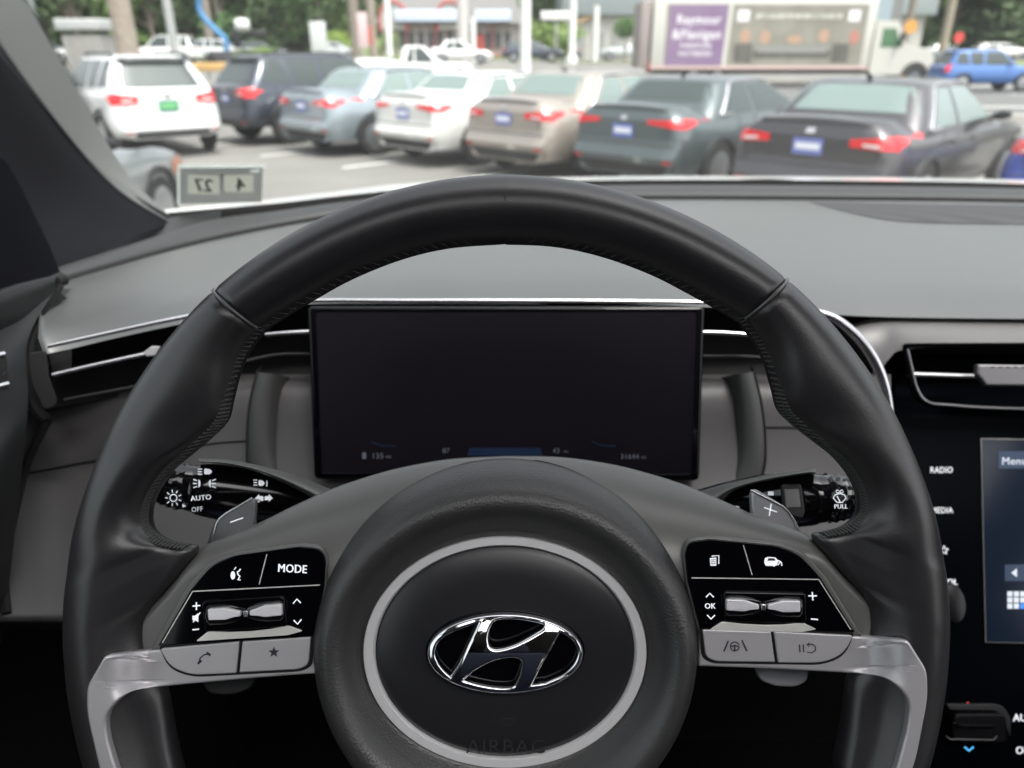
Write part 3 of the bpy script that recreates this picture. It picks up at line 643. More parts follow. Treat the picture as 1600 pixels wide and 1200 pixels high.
mark('warm_mark', [fill(stroke([(1505, 1104), (1512, 1098), (1519, 1104)], 2.6), fz, .3)], mat('red print', (.7, .05, .06), .5, emit=((.9, .08, .1), .35)), stack)
mark('cool_mark', [fill(stroke([(1507, 1167), (1514, 1173), (1521, 1167)], 2.6), fz, .3)], mat('blue print', (.05, .3, .7), .5, emit=((.1, .5, .95), .4)), stack)
# volume knob
kb = fz(1474, 941, 0); ax = cn; kr = .0100
kx_, ky_ = RT, cn.cross(RT).normalized(); rows = []
for h, r in ((0, kr), (.003, kr), (.010, kr*.98), (.0125, kr*.9), (.013, kr*.7), (.013, .0001)):
    rows.append([kb+ax*h+(kx_*cos(2*pi*k/48)+ky_*sin(2*pi*k/48)*1.5)*(r*(1 if not (.0005 < h < .012 and k % 2) else .955)) for k in range(48)])
b = MB(); b.grid(rows, cv=True); kn = b.build('volume_knob', mat('knob', (.004, .004, .005), .25, spec=.3), stack, angle=20)
b = MB(); b.tube([kb+ax*.0006+(kx_*cos(a)+ky_*sin(a)*1.35)*.0115 for a in [2*pi*k/40 for k in range(40)]], .0007, 8, closed=True); b.build('knob_ring', 'satchrome', kn)
# temperature rocker
rk = slab('temperature_rocker', [rp([(1478, 1110, 8), (1558, 1110, 10), (1560, 1150, 10), (1552, 1157, 8), (1484, 1156, 8), (1474, 1148, 8)])], fz, mat('rocker black', (.003, .003, .004), .3, spec=.12), stack, 7, 4, .0005)
fr2 = onPlane(c1_+cn*(cz+.0115), cn)
slab('rocker_ridge', [rp([(1490, 1127, 3), (1500, 1132, 3), (1550, 1133, 3), (1550, 1138, 3), (1496, 1138, 3), (1486, 1131, 3)])], fr2, 'piano', rk, 1, .6, .0005)
slab('rocker_hood', [rp([(1472, 1098, 8), (1560, 1098, 14), (1574, 1122, 8), (1572, 1150, 4), (1562, 1128, 6), (1550, 1109, 6), (1478, 1108, 4)])], fz, mat('rocker hood', (.018, .018, .02), .4, spec=.3), stack, 3, 2, .0005)
b = MB(); b.tube([fr2(x, y, 0) for x, y in [(1478, 1150), (1484, 1155), (1552, 1156), (1558, 1150)]], .0004, 6); b.build('rocker_edge', 'satin', rk)
b = MB(); b.box(Vector((.55, .15, C.z-.55)), (.22, .8, .35), 0, .02); b.build('console_tunnel', 'matte', stack)

# ================================================================== STALKS
def stalk(name, ctr, hh, dep, label, cat, knob_k, shroud):
    root = empty(name, P(ctr[-1][0], ctr[-1][1], dep[-1]), label, cat)
    cc = cr([Vector((x, y, d)) for (x, y), d in zip(ctr, dep)], 6); rr = [v.x for v in cr([Vector((h, 0, 0)) for h in hh], 6)]
    rows = []
    for i, (c_, r) in enumerate(zip(cc, rr)):
        a = cc[max(i-1, 0)]; b_ = cc[min(i+1, len(cc)-1)]; t = Vector((b_.x-a.x, b_.y-a.y)).normalized(); n = Vector((-t.y, t.x)); row = []
        for k in range(28):
            an = 2*pi*k/28; q = r
            if i <= knob_k: q = r*(1+.045*(1 if (k//2) % 2 else -1)*(1 if i % 2 == 0 else -1)) if 0 < i < knob_k-1 else r*.93
            if i in (knob_k, knob_k+1): q = r*.95
            p = P(c_.x+n.x*cos(an)*q, c_.y+n.y*cos(an)*q, c_.z); row.append(p - FW*(sin(an)*q*c_.z/F*.8))
        rows.append(row)
    b1 = MB(); b1.grid(rows[:knob_k+2], cv=True, cap=True); k1 = b1.build('end_knob', 'gloss', root, angle=25)
    b2 = MB(); b2.grid(rows[knob_k+1:], cv=True, cap=True); k2 = b2.build('stalk_body', 'gloss', root, angle=60)
    top, bot, m_ = shroud
    sr = [cr([P(x, y, d_+.004), P((x*2+x2)/3, (y*2+y2)/3-2, d_-.012), P((x+2*x2)/3, (y+2*y2)/3, d_-.020), P(x2, y2, d_-.016)], 4) for (x, y, d_), (x2, y2) in zip(top, bot)]
    b3 = MB(); b3.grid([cr([r[j] for r in sr], 5) for j in range(len(sr[0]))]); b3.build('stalk_shell', 'satin', root, angle=80)
    return root, k1, k2
ls, lk, lb = stalk('turn_signal_stalk', [(236, 752), (262, 757), (300, 763), (340, 768), (400, 776), (460, 786), (520, 796), (600, 806)], [26, 33, 38, 43, 43, 36, 26, 24], [.39, .39, .395, .40, .41, .42, .43, .45],
    'glossy black light and turn signal lever left of the hub with AUTO and OFF marks', 'control lever', 12,
    ([(310, 716, .395), (360, 719, .40), (420, 731, .41), (480, 750, .42), (530, 771, .425), (560, 790, .43)], [(312, 723), (360, 727), (415, 742), (470, 768), (510, 792), (540, 810)], 0))
fl_ = onMesh([lk, lb], .4)
def fl(x, y, z): return fl_(x, y, z+(.0011 if x < 300 else .0002))
S = [text('AUTO', fl, 314, 777.5, 8, radians(-5), .2, heavy=.3), text('OFF', fl, 308, 795.5, 7.5, radians(-5), .2, sx=.95)]
S += sym(stroke([Vector(p) for p in ell(271, 778, 5.5, 5.5, 16)], 1.7, True)[:1]+[], fl, .2) if False else []
S += [fill(stroke([Vector(p) for p in ell(271, 778, 5.5, 5.5, 16)], 1.7, True), fl, .2)]
for k in range(9):
    a = 2*pi*k/9+.35
    S += [fill(stroke([(271+8.5*cos(a), 778+8.5*sin(a)), (271+13*cos(a), 778+13*sin(a))], 1.7), fl, .2)]
S += [fill([[(285, 787), (291, 791), (285, 793)]], fl, .2)]
for dx, s in ((0, -1), (14, 1)):          # side lights
    x = 313+dx*.95; S += [fill([[(x-4*s*0, 752), (x+s*3, 749), (x+s*3, 762), (x, 759)]], fl, .2)]+[fill(stroke([(x+s*5, y0), (x+s*11, y1)], 1.6), fl, .2) for y0, y1 in ((751, 749), (755.5, 755.5), (760, 762))]
S += [fill([rp([(319, 732), (328, 733), (332, 737), (328, 741), (319, 741)], 2)], fl, .2)]+[fill(stroke([(309, y), (316, y)], 1.4), fl, .2) for y in (733, 737, 741)]
S += [fill([rp([(404, 750), (411, 751), (414, 755), (411, 759), (404, 759)], 2)], fl, .2)]+[fill(stroke([(396, y), (402, y)], 1.4), fl, .2) for y in (750, 754, 758)]+[fill(stroke([(417, 751), (417, 760)], 1.6), fl, .2)]
for s, x in ((-1, 411), (1, 414)):
    S += [fill(stroke([(x, 776), (x+s*6, 776), (x+s*6, 773), (x+s*12, 779), (x+s*6, 785), (x+s*6, 782), (x, 782), (x, 776)], 1.5), fl, .2)]
mark('lever_symbols', S, 'white', ls)
rs, rk_, rb_ = stalk('wiper_stalk', [(1334, 775), (1318, 777), (1282, 779), (1240, 781), (1190, 784), (1140, 786), (1080, 792), (1000, 800)], [24, 34, 40, 43, 42, 34, 24, 22], [.39, .39, .395, .40, .41, .42, .43, .45],
    'glossy black wiper lever right of the hub with a wiper symbol and PULL mark', 'control lever', 12,
    ([(1275, 733, .392), (1262, 733, .395), (1200, 741, .41), (1140, 754, .42), (1095, 768, .425), (1060, 785, .43)], [(1274, 741), (1258, 741), (1195, 752), (1145, 768), (1120, 790), (1080, 805)], 0))
fr_3 = onMesh([rk_, rb_], .4)
def fr3(x, y, z): q = fr_3(1312, 777, .0034); return onPlane(q, C-q)(x, y, z) if x > 1285 else fr_3(x, y, z+.0003)
S = [text('PULL', fr3, 1314, 791, 7, 0, .2, heavy=.3, sx=.95)]
S += [fill(stroke([(1302, 778), (1305, 773), (1312, 771), (1319, 773), (1322, 778), (1316, 785), (1308, 785), (1302, 778)], 1.7), fr3, .2), fill(stroke([(1308, 775), (1313, 785)], 1.8), fr3, .2), fill(stroke([Vector(p) for p in ell(1309, 768, 2.6, 2.2, 8)], 1.4), fr3, .2), fill(stroke([Vector(p) for p in ell(1315, 768, 2.6, 2.2, 8)], 1.4), fr3, .2)]
S += [fill([rect(1200, 768, 1209, 774)], fr3, .2), fill(stroke([Vector(p) for p in ell(1150, 795, 6, 3.5, 12)], 1.6), fr3, .2)]
mark('lever_symbols', S, 'white', rs)
slab('wiper_speed_ring', [rp([(1218, 758, 5), (1248, 757, 6), (1254, 800, 4), (1250, 812, 4), (1222, 806, 4)])], onPlane(P(1235, 780, .385), -FW+UP*.3), 'matte', rs, 3, 3, .00033)
slab('ring_pad', [rp([(1223, 765, 3), (1246, 764, 3), (1249, 794, 3), (1226, 795, 3)])], onPlane(P(1235, 780, .383), -FW+UP*.3), 'satin', rs, 2, 1.5, .00033)
b = MB(); b.tube([W(hc.x, hc.y-.01, -.05), W(hc.x, hc.y-.02, -.12), W(hc.x, hc.y-.02, -.24)], [.062, .07, .075], 28, flat=.85); b.build('column_cover', 'matte', dash)

# ================================================================== DOOR (driver)
body0 = empty('own_car_body', Vector((.37, .9, .3)), 'white car body around the viewer with windscreen, dark pillar trim and bonnet edge', 'car')
door = empty('driver_door', Vector((-.45, .3, .75)), 'dark grey door panel with rounded window rail left of the dashboard', 'car door')
doorm = mat('door grain', (.010, .0105, .011), .5, bump=('v', 900, .12, .0003), spec=.35)
rail_t = [(-250, 560, .40), (-120, 500, .44), (0, 452, .50), (50, 438, .53), (86, 430, .55)]
rail_b = [(-250, 610, .39), (-120, 545, .43), (0, 492, .485), (50, 470, .515), (88, 452, .54)]
ra_, rb_2 = prow(rail_t), prow(rail_b)
back_ = Vector((-.02, -.65, 0)); ra_ = [ra_[0]+back_]+ra_; rb_2 = [rb_2[0]+back_]+rb_2
rows = [cr([a+Vector((-.05, .0, -.02)), a, a.lerp(c_, .5)+Vector((.004, -.006, .004)), c_, c_+Vector((0, .01, -.01))], 4) for a, c_ in zip(ra_, rb_2)]
b = MB(); b.grid(rows); b.build('window_rail', doorm, door, angle=80)
d1 = [(-250, 615, .40), (-120, 548, .44), (0, 490, .49), (50, 470, .52), (86, 452, .54)]
d2 = [(-250, 720, .385), (-150, 690, .41), (-60, 620, .45), (0, 575, .475), (44, 530, .50)]
d3 = [(-250, 800, .38), (-150, 760, .40), (-60, 700, .44), (0, 660, .465), (44, 625, .485)]
d4 = [(-250, 900, .37), (-150, 860, .39), (-60, 790, .43), (0, 750, .455), (34, 738, .475)]
d5 = [(-250, 1300, .36), (-150, 1250, .38), (-60, 1100, .42), (-20, 1050, .45), (4, 1000, .47)]
rr5 = [[q[0]+back_]+q for q in [prow(r) for r in (d1, d2, d3, d4, d5)]]
b = MB(); b.grid([[p, Vector((-.54, p.y, min(p.z, 1.52)))] for p in ra_]); b.build('door_top', doorm, door, angle=80)
b = MB(); b.grid([cr([rr5[i][j] for i in range(5)], 5) for j in range(len(rr5[0]))]); dp = b.build('door_panel', doorm, door, angle=80)
fd = onMesh(dp, .47)
b = MB(); b.tube([fd(x, y, .001) for x, y in ((-60, 572), (-20, 558), (6, 553))], .0020, 10); b.tube([fd(x, y, .001) for x, y in ((-60, 625), (-20, 608), (12, 600))], .0020, 10); b.each('handle_trim', 'satchrome', door)
slab('handle_recess', [rp([(-70, 578), (10, 557), (14, 596), (-70, 620)], 3)], lambda x, y, z: fd(x, y, .0003+z), 'void', door, .3, 0)
dl = MB(); dl.box(Vector((-.50, -.75, 1.17)), (.06, 2.3, .72), 0, .02); dl.build('door_lining', 'padd', door); kp = MB(); kp.box(Vector((-.49, .62, .95)), (.06, .80, .84), 0, .02); kp.build('kick_panel', 'void', body0)
mb = MB(); mb.tube([P(86, 440, .556), P(94, 434, .565), P(99, 438, .575)], .0042, 10); mb.build('rubber_corner', 'void', door)
b = MB(); b.tube([P(x, y, d) for x, y, d in cr([Vector(q) for q in [(92, 446, .55), (66, 485, .53), (50, 530, .51), (45, 580, .50), (52, 630, .497), (72, 655, .50)]], 6)], .0035, 8); b.build('door_gap_seal', 'void', door)
b = MB(); b.grid([[P(-60, 430, .74), P(120, 425, .78)], [P(-60, 760, .62), P(120, 760, .62)]]); b.build('gap_backing', 'void', door)
b = MB(); b.grid([[Vector((-.50, y, z)) for y in (-1.9, .62)] for z in (1.53, 2.08)]); b.build('door_window', 'glass', door, smooth=False)

# ================================================================== CAR BODY (our own car)
body = body0
pR = [(-260, -330, .55), (-120, -110, .66), (0, 72, .76), (60, 155, .82), (130, 243, .90), (190, 302, .95), (262, 346, .99)]
pM = [(-330, -240, .50), (-190, 0, .60), (-70, 180, .69), (0, 262, .74), (70, 330, .79), (130, 370, .82), (190, 378, .86)]
pL = [(-420, -100, .46), (-270, 130, .55), (-150, 300, .62), (-60, 390, .66), (10, 420, .69), (60, 432, .72), (110, 425, .77)]
A, B3, D3 = prow(pR, 6), prow(pM, 6), prow(pL, 6)
rows = [cr([a+Vector((0, .02, 0)), a, a.lerp(b_, .25)+Vector((.006, -.012, 0)), b_, c_], 5) for a, b_, c_ in zip(A, B3, D3)]
b = MB(); b.grid(rows); b.build('pillar_trim', mat('pillar cloth', (.008, .008, .010), .8, spec=.10, bump=('n', 1500, .3, .0005)), body, angle=80)
b = MB(); b.tube([p+Vector((.001, -.001, .001)) for p in A], .0018, 8); b.build('pillar_edge', mat('pillar edge', (.10, .10, .105), .5), body)
pS = [(-230, -390, .57), (-88, -170, .69), (32, 0, .79), (88, 92, .85), (150, 200, .93), (200, 278, .98), (262, 338, 1.02)]
Sx = prow(pS, 6)
fritm = mat('frit band', (.12, .125, .12), .5)
rows = [[a.lerp(s2, t)+Vector((0, .006, 0)) for t in (0, .33, .66, 1)] for a, s2 in zip(A, Sx)]
b = MB(); b.grid(rows); b.build('windscreen_side_band', fritm, body)
b = MB()
for i in range(0, 24):
    p0, p1 = Sx[i], Sx[i+1]
    for j in range(4):
        for q in range(3):
            c0 = p0.lerp(p1, j/4)+(p0-A[i]).normalized()*(.004+.005*q)+Vector((0, .004, 0)); s = .0017-.0004*q
            b.add([c0+RT*s*cos(k*pi/3)+UP*s*sin(k*pi/3) for k in range(6)], [(0, 1, 2, 3, 4, 5)])
b.build('frit_dots', 'void', body, smooth=False)
# dark sail panel and tweeter below the pillar
sA = prow([(-260, 200, .52), (-100, 220, .60), (0, 240, .68), (30, 270, .70), (60, 330, .72)], 5); sB = prow([(-260, 620, .44), (-100, 540, .50), (0, 486, .56), (40, 466, .585), (100, 440, .62)], 5)
b = MB(); b.grid([[a+Vector((0, -.008, 0)), a.lerp(c_, .5)+Vector((.004, -.008, 0)), c_] for a, c_ in zip(sA, sB)]); sp_ = b.build('sail_panel', mat('sail', (.002, .002, .003), .8, spec=.04), body)
fsp = onMesh(sp_, .6); b = MB()
for k in range(7): b.tube([fsp(48+k*3, 330+k*10, .001), fsp(76+k*3, 326+k*10, .001)], .0011, 6)
pass
b = MB(); b.grid([[P(60, 415, .80), P(190, 372, .92), P(262, 340, 1.0), P(345, 330, 1.05)], [P(60, 470, .74), P(190, 420, .85), P(262, 385, .93), P(345, 352, 1.0)]]); b.build('pillar_foot', 'padd', body)
# windscreen: lower edge on the ledge, sloping up and back
wb = prow([(200, 345, 1.03), (262, 338, 1.04), (330, 332, 1.05), (450, 321, 1.09), (560, 308, 1.12), (700, 295, 1.15), (800, 290, 1.17), (1000, 286, 1.18), (1300, 287, 1.18), (1600, 292, 1.18), (1900, 310, 1.1)], 4)
rows = []
n = len(wb)
for i, p in enumerate(wb):
    f_ = i/(n-1); tp = Vector((-.50+f_*1.72, .33+.07*sin(pi*f_), C.z+.36)); rows.append([p+Vector((0, 0, -.02))]+[p.lerp(tp, t)+Vector((0, .03*sin(pi*t), .02*sin(pi*t))) for t in [k/8 for k in range(9)]])
b = MB(); b.grid(rows); wsg = b.build('windscreen', 'wind', body)
# black frit along the bottom, tucked behind the ledge
b = MB(); b.grid([[p+Vector((0, .006, -.03)), p+Vector((0, .004, .0045))] for p in wb]); b.build('windscreen_bottom_band', 'void', body)
# bonnet
hn = [(120, 372, 1.10), (300, 345, 1.15), (420, 332, 1.2), (560, 320, 1.24), (700, 310, 1.26), (850, 306, 1.28), (1100, 303, 1.28), (1600, 308, 1.28), (2000, 322, 1.28)]
hf = [(150, 348, 1.16), (262, 327, 1.25), (400, 314, 1.4), (520, 300, 1.6), (640, 286, 1.85), (800, 279, 2.05), (1100, 275, 2.15), (1600, 281, 2.15), (2000, 298, 2.1)]
white_paint = mat('own paint', (.80, .81, .80), .3, coat=.6)
H0, H1 = prow(hn), prow(hf)
rows = [[a+Vector((0, 0, -.03))]+[a.lerp(c_, t)+Vector((0, 0, .004*sin(pi*t))) for t in (0, .2, .4, .6, .8, 1)]+[c_+Vector((0, .12, -.03)), c_+Vector((0, .3, -.22)), c_+Vector((0, .36, -.75))] for a, c_ in zip(H0, H1)]
b = MB(); b.grid(rows); b.build('bonnet', white_paint, body, angle=80)
b = MB(); b.tube([P(x, y, d) for x, y, d in cr([Vector(q) for q in [(1085, 293, 1.2), (1140, 286.5, 1.2), (1195, 284, 1.2), (1240, 286, 1.2), (1300, 291, 1.2)]], 5)], [.002, .004]+[.005]*17+[.004, .002], 8); b.build('wiper_arm', 'void', body)
# shell behind the camera: roof with an added slot for light from above, far door, rear
b = MB(); b.grid([[Vector((-.52, y, z)) for y, z in ((.30, C.z+.36), (.1, C.z+.40))], [Vector((1.24, y, z)) for y, z in ((.30, C.z+.36), (.1, C.z+.40))]])
b.box(Vector((.36, .0, C.z+.42)), (1.76, .24, .04)); b.box(Vector((-.42, -1.0, C.z+.40)), (.2, 1.9, .04)); b.box(Vector((1.14, -1.0, C.z+.40)), (.2, 1.9, .04)); b.box(Vector((.36, -2.1, C.z+.40)), (1.76, .5, .04)); b.box(Vector((.36, -1.14, C.z+.41)), (1.40, 1.46, .03))
b.build('roof_lining', 'headl', body, smooth=False)
b = MB(); b.box(Vector((1.22, -.45, 1.17)), (.06, 2.9, .72), 0, .02); b.box(Vector((.36, -2.35, 1.15)), (1.76, .08, .8)); b.box(Vector((-.5, -.72, 1.8)), (.06, .12, .6)); b.box(Vector((1.22, -.72, 1.8)), (.06, .12, .6))
b.build('cabin_lining', 'matte', body)
b = MB(); b.box(Vector((-.5, -1.55, 1.8)), (.05, 1.5, .6)); b.box(Vector((1.22, -1.55, 1.8)), (.05, 1.5, .6)); b.box(Vector((.36, -2.35, 1.8)), (1.76, .08, .6)); b.each('rear_light_blocker', 'matte', body)  # unseen opaque walls added to cut the light from behind
b = MB(); b.box(Vector((.36, -.75, .62)), (1.8, 3.4, .05)); b.build('cabin_floor', 'void', body)
b = MB(); b.box(Vector((.0, -.50, 1.28)), (.5, .16, .80), 0, .05); b.box(Vector((.72, -.50, 1.28)), (.5, .16, .80), 0, .05); b.box(Vector((.0, -.52, 1.77)), (.28, .11, .20), 0, .05); b.box(Vector((.72, -.52, 1.77)), (.28, .11, .20), 0, .05); b.box(Vector((0, -.15, .92)), (.5, .55, .16), 0, .05); b.box(Vector((.72, -.15, .92)), (.5, .55, .16), 0, .05)
b.each('front_seat', 'brown', body)  # unseen seats, raised and dark blue for their reflection in the emblem
# inspection sticker on the inside of the glass
fws = onMesh(wsg, 1.0)
st_ = empty('inspection_sticker', fws(345, 318, .002), 'small grey inspection sticker reading 4 27 backwards, low in the windscreen corner', 'sticker')
def fst(x, y, z): return fws(x, y, .001+z)
slab('sticker_sheet', [[(281.5, 263), (411, 262), (409, 316), (281.5, 319)], rect(293, 273, 343, 303), rect(350, 273, 396, 300), rect(390, 265, 406, 269)], fst, film('sticker grey', (.50, .51, .50)), st_, .3, 0, .0006)
mark('sticker_border', [fill([[(277, 257), (414, 257), (414, 262), (277, 263)]], fst, .5, 0, .0008), fill([[(277, 263), (281, 263), (281, 320), (277, 320)]], fst, .5, 0, .0008), fill([rect(390, 265, 406, 269)], fst, .3, 0, .0006)], film('sticker white', (.85, .88, .85)), st_)
mark('sticker_fields', [fill([rect(293, 273, 343, 303)], fst, .3, 0, .0006), fill([rect(350, 273, 396, 300)], fst, .3, 0, .0006)], film('sticker field', (.68, .69, .64)), st_)
def fst2(x, y, z): return fws(x, y, .004+z)
mark('sticker_numbers', [text('27', fst2, 318, 289, 20, radians(3), .2, mirror=True, heavy=.8), text('4', fst2, 376, 288, 20, radians(3), .2, mirror=True, heavy=.8)], 'ink', st_)

# ================================================================== OUTSIDE
def struct(name, b, m, **k): return tag(b.build(name, m, None, **k), kind='structure')
asph = mat('asphalt', (.145, .142, .130), .85, var=(.5, .2, (.195, .19, .175)), bump=('n', 60, .3, .01))
road_m = mat('road asphalt', (.10, .10, .10), .85, var=(.3, .25, (.14, .14, .136)))
grass_m = mat('verge grass', (.10, .15, .04), .95, var=(.8, .2, (.17, .20, .07)))
conc = mat('kerb concrete', (.45, .44, .40), .9, var=(1.2, .2, (.36, .35, .32)))
linew = mat('road paint', (.72, .72, .68), .7)
def gz(y): t = min(max((y-46)/14, 0), 1); return .8*t*t*(3-2*t)
ys = [-15, 0, 10, 20, 30, 40, 44, 46, 48, 50, 52, 54, 56, 58, 60, 64, 80, 120, 200, 420]
b = MB(); b.grid([[Vector((x, y, gz(y)-.004)) for x in (-300, -60, 0, 60, 300)] for y in ys]); struct('ground', b, asph)
# street across the far side of the lot
b = MB(); b.grid([[Vector((x, y, .002)) for x in (-200, 0, 200)] for y in (23, 33, 44)]); struct('road', b, road_m)
b = MB()
for y in (26.2, 41.5): b.grid([[Vector((-200, y, .008)), Vector((200, y, .008))], [Vector((-200, y+.35, .008)), Vector((200, y+.35, .008))]])
for x in range(-96, 100, 9): b.grid([[Vector((x, 33.8, .008)), Vector((x+3, 33.8, .008))], [Vector((x, 34, .008)), Vector((x+3, 34, .008))]])
struct('road_markings', b, linew)
b = MB(); b.box((0, 21.6, .06), (400, .35, .14)); b.box((0, 44.6, .07), (400, .3, .14)); struct('kerb', b, conc)
b = MB()
for x0, x1, y0, y1 in ((3, 26, 62, 67), (-28, -7, 60, 64), (28, 130, 47, 70), (-90, -30, 58, 64)):
    b.grid([[Vector((x, y, gz(y)+.05)) for x in (x0, (x0+x1)/2, x1)] for y in (y0, (y0*2+y1)/3, (y0+y1)/2, y1)])
tag(b.build('grass', grass_m), 'short mown verge grass across the road', 'grass', kind='stuff')
b = MB()   # parking bay lines in the row of parked cars
for i in range(-3, 7):
    x = 4.25-1.72*i*1.02; y = 6.6+1.45*i; b.add([Vector((x, y, .006)), Vector((x+.1, y-.07, .006)), Vector((x+3.6, y+3.5, .006)), Vector((x+3.5, y+3.57, .006))], [(0, 1, 2, 3)])
struct('bay_lines', b, linew)
hill = MB(); hill.grid([[Vector((x, 88, .7)) for x in range(-20, 24, 4)], [Vector((x, 96, 1.6+.5*sin(x))) for x in range(-20, 24, 4)], [Vector((x, 110, 3.3)) for x in range(-20, 24, 4)]]); struct('bank', hill, grass_m)

# ---------------- vehicles
redl = mat('tail lamp red', (.62, .015, .02), .18, coat=.5, emit=((1, .05, .06), .06)); clearl = mat('lamp clear', (.75, .73, .72), .15, coat=.5); amber = mat('amber lens', (.34, .16, .10), .3)
tyre = mat('tyre rubber', (.02, .02, .02), .8); alloy = mat('alloy rim', (.42, .43, .45), .3, metal=.8); carglass = mat('tinted car glass', (.045, .06, .058), .03, spec=.5, coat=.15)
skyglass = mat('sky toned car glass', (.17, .225, .21), .03, spec=.6, coat=.4); blacktrim = mat('car trim', (.015, .015, .016), .5); chromeb = MATS['satin chrome']  # the paler glass has greenish sky reflection put into its colour
plate_b = mat('plate blue', (.16, .20, .50), .45); plate_g = mat('plate green', (.02, .22, .12), .45); plate_w = mat('plate letters', (.8, .82, .9), .5)
PAINTS = {}
def paint(n, c, metal=.25): return mat('paint '+n, c, .28, metal=metal, coat=.8)
def vehicle(name, at, rz, label, cat, group, L, Wd, H, kind, col, glass=carglass, plate=plate_b, ptext='', lamps='wide', detail=2, marker=False):
    """a car standing with its rear bumper at `at`, pointing along its own +y; parts come from one set of side profiles"""
    root = empty(name, at, label, cat, group, rz); hw = Wd/2
    belt = {'sedan': .93, 'suv': 1.06, 'pickup': 1.14}[kind]; deck = {'sedan': 1.10, 'suv': 1.12, 'pickup': 1.42}[kind]; hood = {'sedan': .92, 'suv': 1.06, 'pickup': 1.18}[kind]
    zb = .26 if kind == 'sedan' else .34
    def ztop(y):
        t = y/L
        if kind == 'sedan': pts = [(0, deck-.02), (.03, deck), (.12, deck-.01), (.2, belt+.06), (.3, belt+.03), (.62, belt+.02), (.68, hood+.03), (.85, hood-.06), (.96, hood-.18), (1, hood-.32)]
        elif kind == 'suv': pts = [(0, deck-.08), (.03, deck), (.1, deck+.02), (.3, belt+.04), (.66, belt+.03), (.72, hood+.03), (.88, hood-.03), (.97, hood-.14), (1, hood-.35)]
        else: pts = [(0, deck), (.05, deck), (.36, deck), (.4, belt), (.7, belt+.02), (.74, hood), (.9, hood-.02), (.98, hood-.08), (1, hood-.3)]
        for (a, za), (c_, zc) in zip(pts, pts[1:]):
            if t <= c_: return za+(zc-za)*(t-a)/(c_-a)
        return pts[-1][1]
    def wide(t):
        e = .0
        if t < .06: e = (1-t/.06)**2*.16
        if t > .9: e = ((t-.9)/.1)**2*.22
        return 1-e
    def push(y, z):   # rear and nose profile: bumper proud, lamps and lid set in
        d = 0
        if y < .5:
            k = 1-y/.5; d = k*((.07 if z > .62 else 0)+(.10 if z > belt+.1 else 0)+(.09 if z < .42 else 0))
        if y > L-.5:
            k = 1-(L-y)/.5; d = -k*((.10 if z > .75 else 0)+(.12 if z < .32 else 0))
        return d
    st = [0, .012, .03, .06, .10, .15, .22, .3, .4, .5, .6, .7, .76, .82, .88, .92, .95, .975, .99, 1]
    rows = []
    def ring(t, sc=1):
        y = t*L; zt = ztop(y); h = hw*wide(t); o = []
        sec = [(.0, zb), (.78, zb), (.92, zb+.03), (.965, zb+.12), (.985, .5), (1.0, .64), (.99, .74), (.955, belt-.10), (.93, belt-.02), (.88, min(zt, belt+.03)), (.74, max(zt-.005, belt-.1 if t < .7 else zt-.01)), (.45, zt+.012), (.2, zt+.02), (0, zt+.022)]
        sec = [(x, min(z, zt+.022)) for x, z in sec]
        for x, z in sec: o.append(Vector((x*h*sc, y+push(y, z), z)))
        for x, z in sec[-2:0:-1]: o.append(Vector((-x*h*sc, y+push(y, z), z)))
        return o
    rows = [ring(0, -.003), ring(0, .25), ring(0, .5), ring(0, .75)]+[ring(t) for t in st]+[ring(1, .5), ring(1, -.003)]
    b = MB(); b.grid(rows, cv=True); pb = build('body', b.v, b.f, col, root, angle=45, local=True)
    # greenhouse
    gh = {'sedan': [(.13, .235, .52, .70)], 'suv': [(.03, .115, .58, .745)], 'pickup': [(.385, .42, .60, .735)]}[kind][0]
    yrb, yrr, yrf, yfb = [g*L for g in gh]; zr = H; zB = belt-.02
    def rr(x0, y0, y1, r, z, n=6):
        o = []
        for cx, cy, a0 in ((x0-r, y1-r, 0), (-x0+r, y1-r, pi/2), (-x0+r, y0+r, pi), (x0-r, y0+r, 3*pi/2)):
            for k in range(n+1): a = a0+pi/2*k/n; o.append(Vector((cx+r*cos(a), cy+r*sin(a), z)))
        return o
    lv = []
    for t in (0, .15, .35, .55, .75, .9, 1.0):
        e = t**1.25; zz = zB+(zr-.07-zB)*t; lv.append(rr(hw*(.93-(.93-.70)*(t**1.35)), yrb+(yrr-yrb)*t, yfb+(yrf-yfb)*t, .20-.03*t, zz))
    x1, y0_, y1_ = hw*.70, yrr, yrf
    lv += [rr(x1*.95, y0_+.06, y1_-.06, .20, zr-.040), rr(x1*.82, y0_+.18, y1_-.20, .20, zr-.015), rr(x1*.6, y0_+.35, y1_-.35, .14, zr-.003), rr(x1*.25, y0_+.6, y1_-.6, .06, zr)]
    b = MB(); b.grid(lv, cv=True); b.add(lv[-1], [tuple(range(len(lv[-1])))]); rf = build('roof', b.v, b.f, col, root, angle=45, local=True)
    # projected panels
    vs, fs = [], []
    for o in (pb, rf):
        n = len(vs); vs += [v.co.copy() for v in o.data.vertices]; fs += [tuple(i+n for i in p.vertices) for p in o.data.polygons]
    bv = BVHTree.FromPolygons(vs, fs)
    def shoot(side, a, z, off):
        if side == 'R': o, d = Vector((a, -2, z)), Vector((0, 1, 0))
        elif side == 'F': o, d = Vector((a, L+2, z)), Vector((0, -1, 0))
        elif side == 'E': o, d = Vector((3, a, z)), Vector((-1, 0, 0))
        else: o, d = Vector((-3, a, z)), Vector((1, 0, 0))
        for k in range(12):
            h = bv.ray_cast(o, d)
            if h[0] is not None: return h[0]-d*off
            if side in 'EW': o = o+Vector((0, .05 if o.y < L/2 else -.05, 0))
            else: o = o+Vector((-.04*o.x, 0, .02 if o.z < .8 else -.02))
        return o+d*2
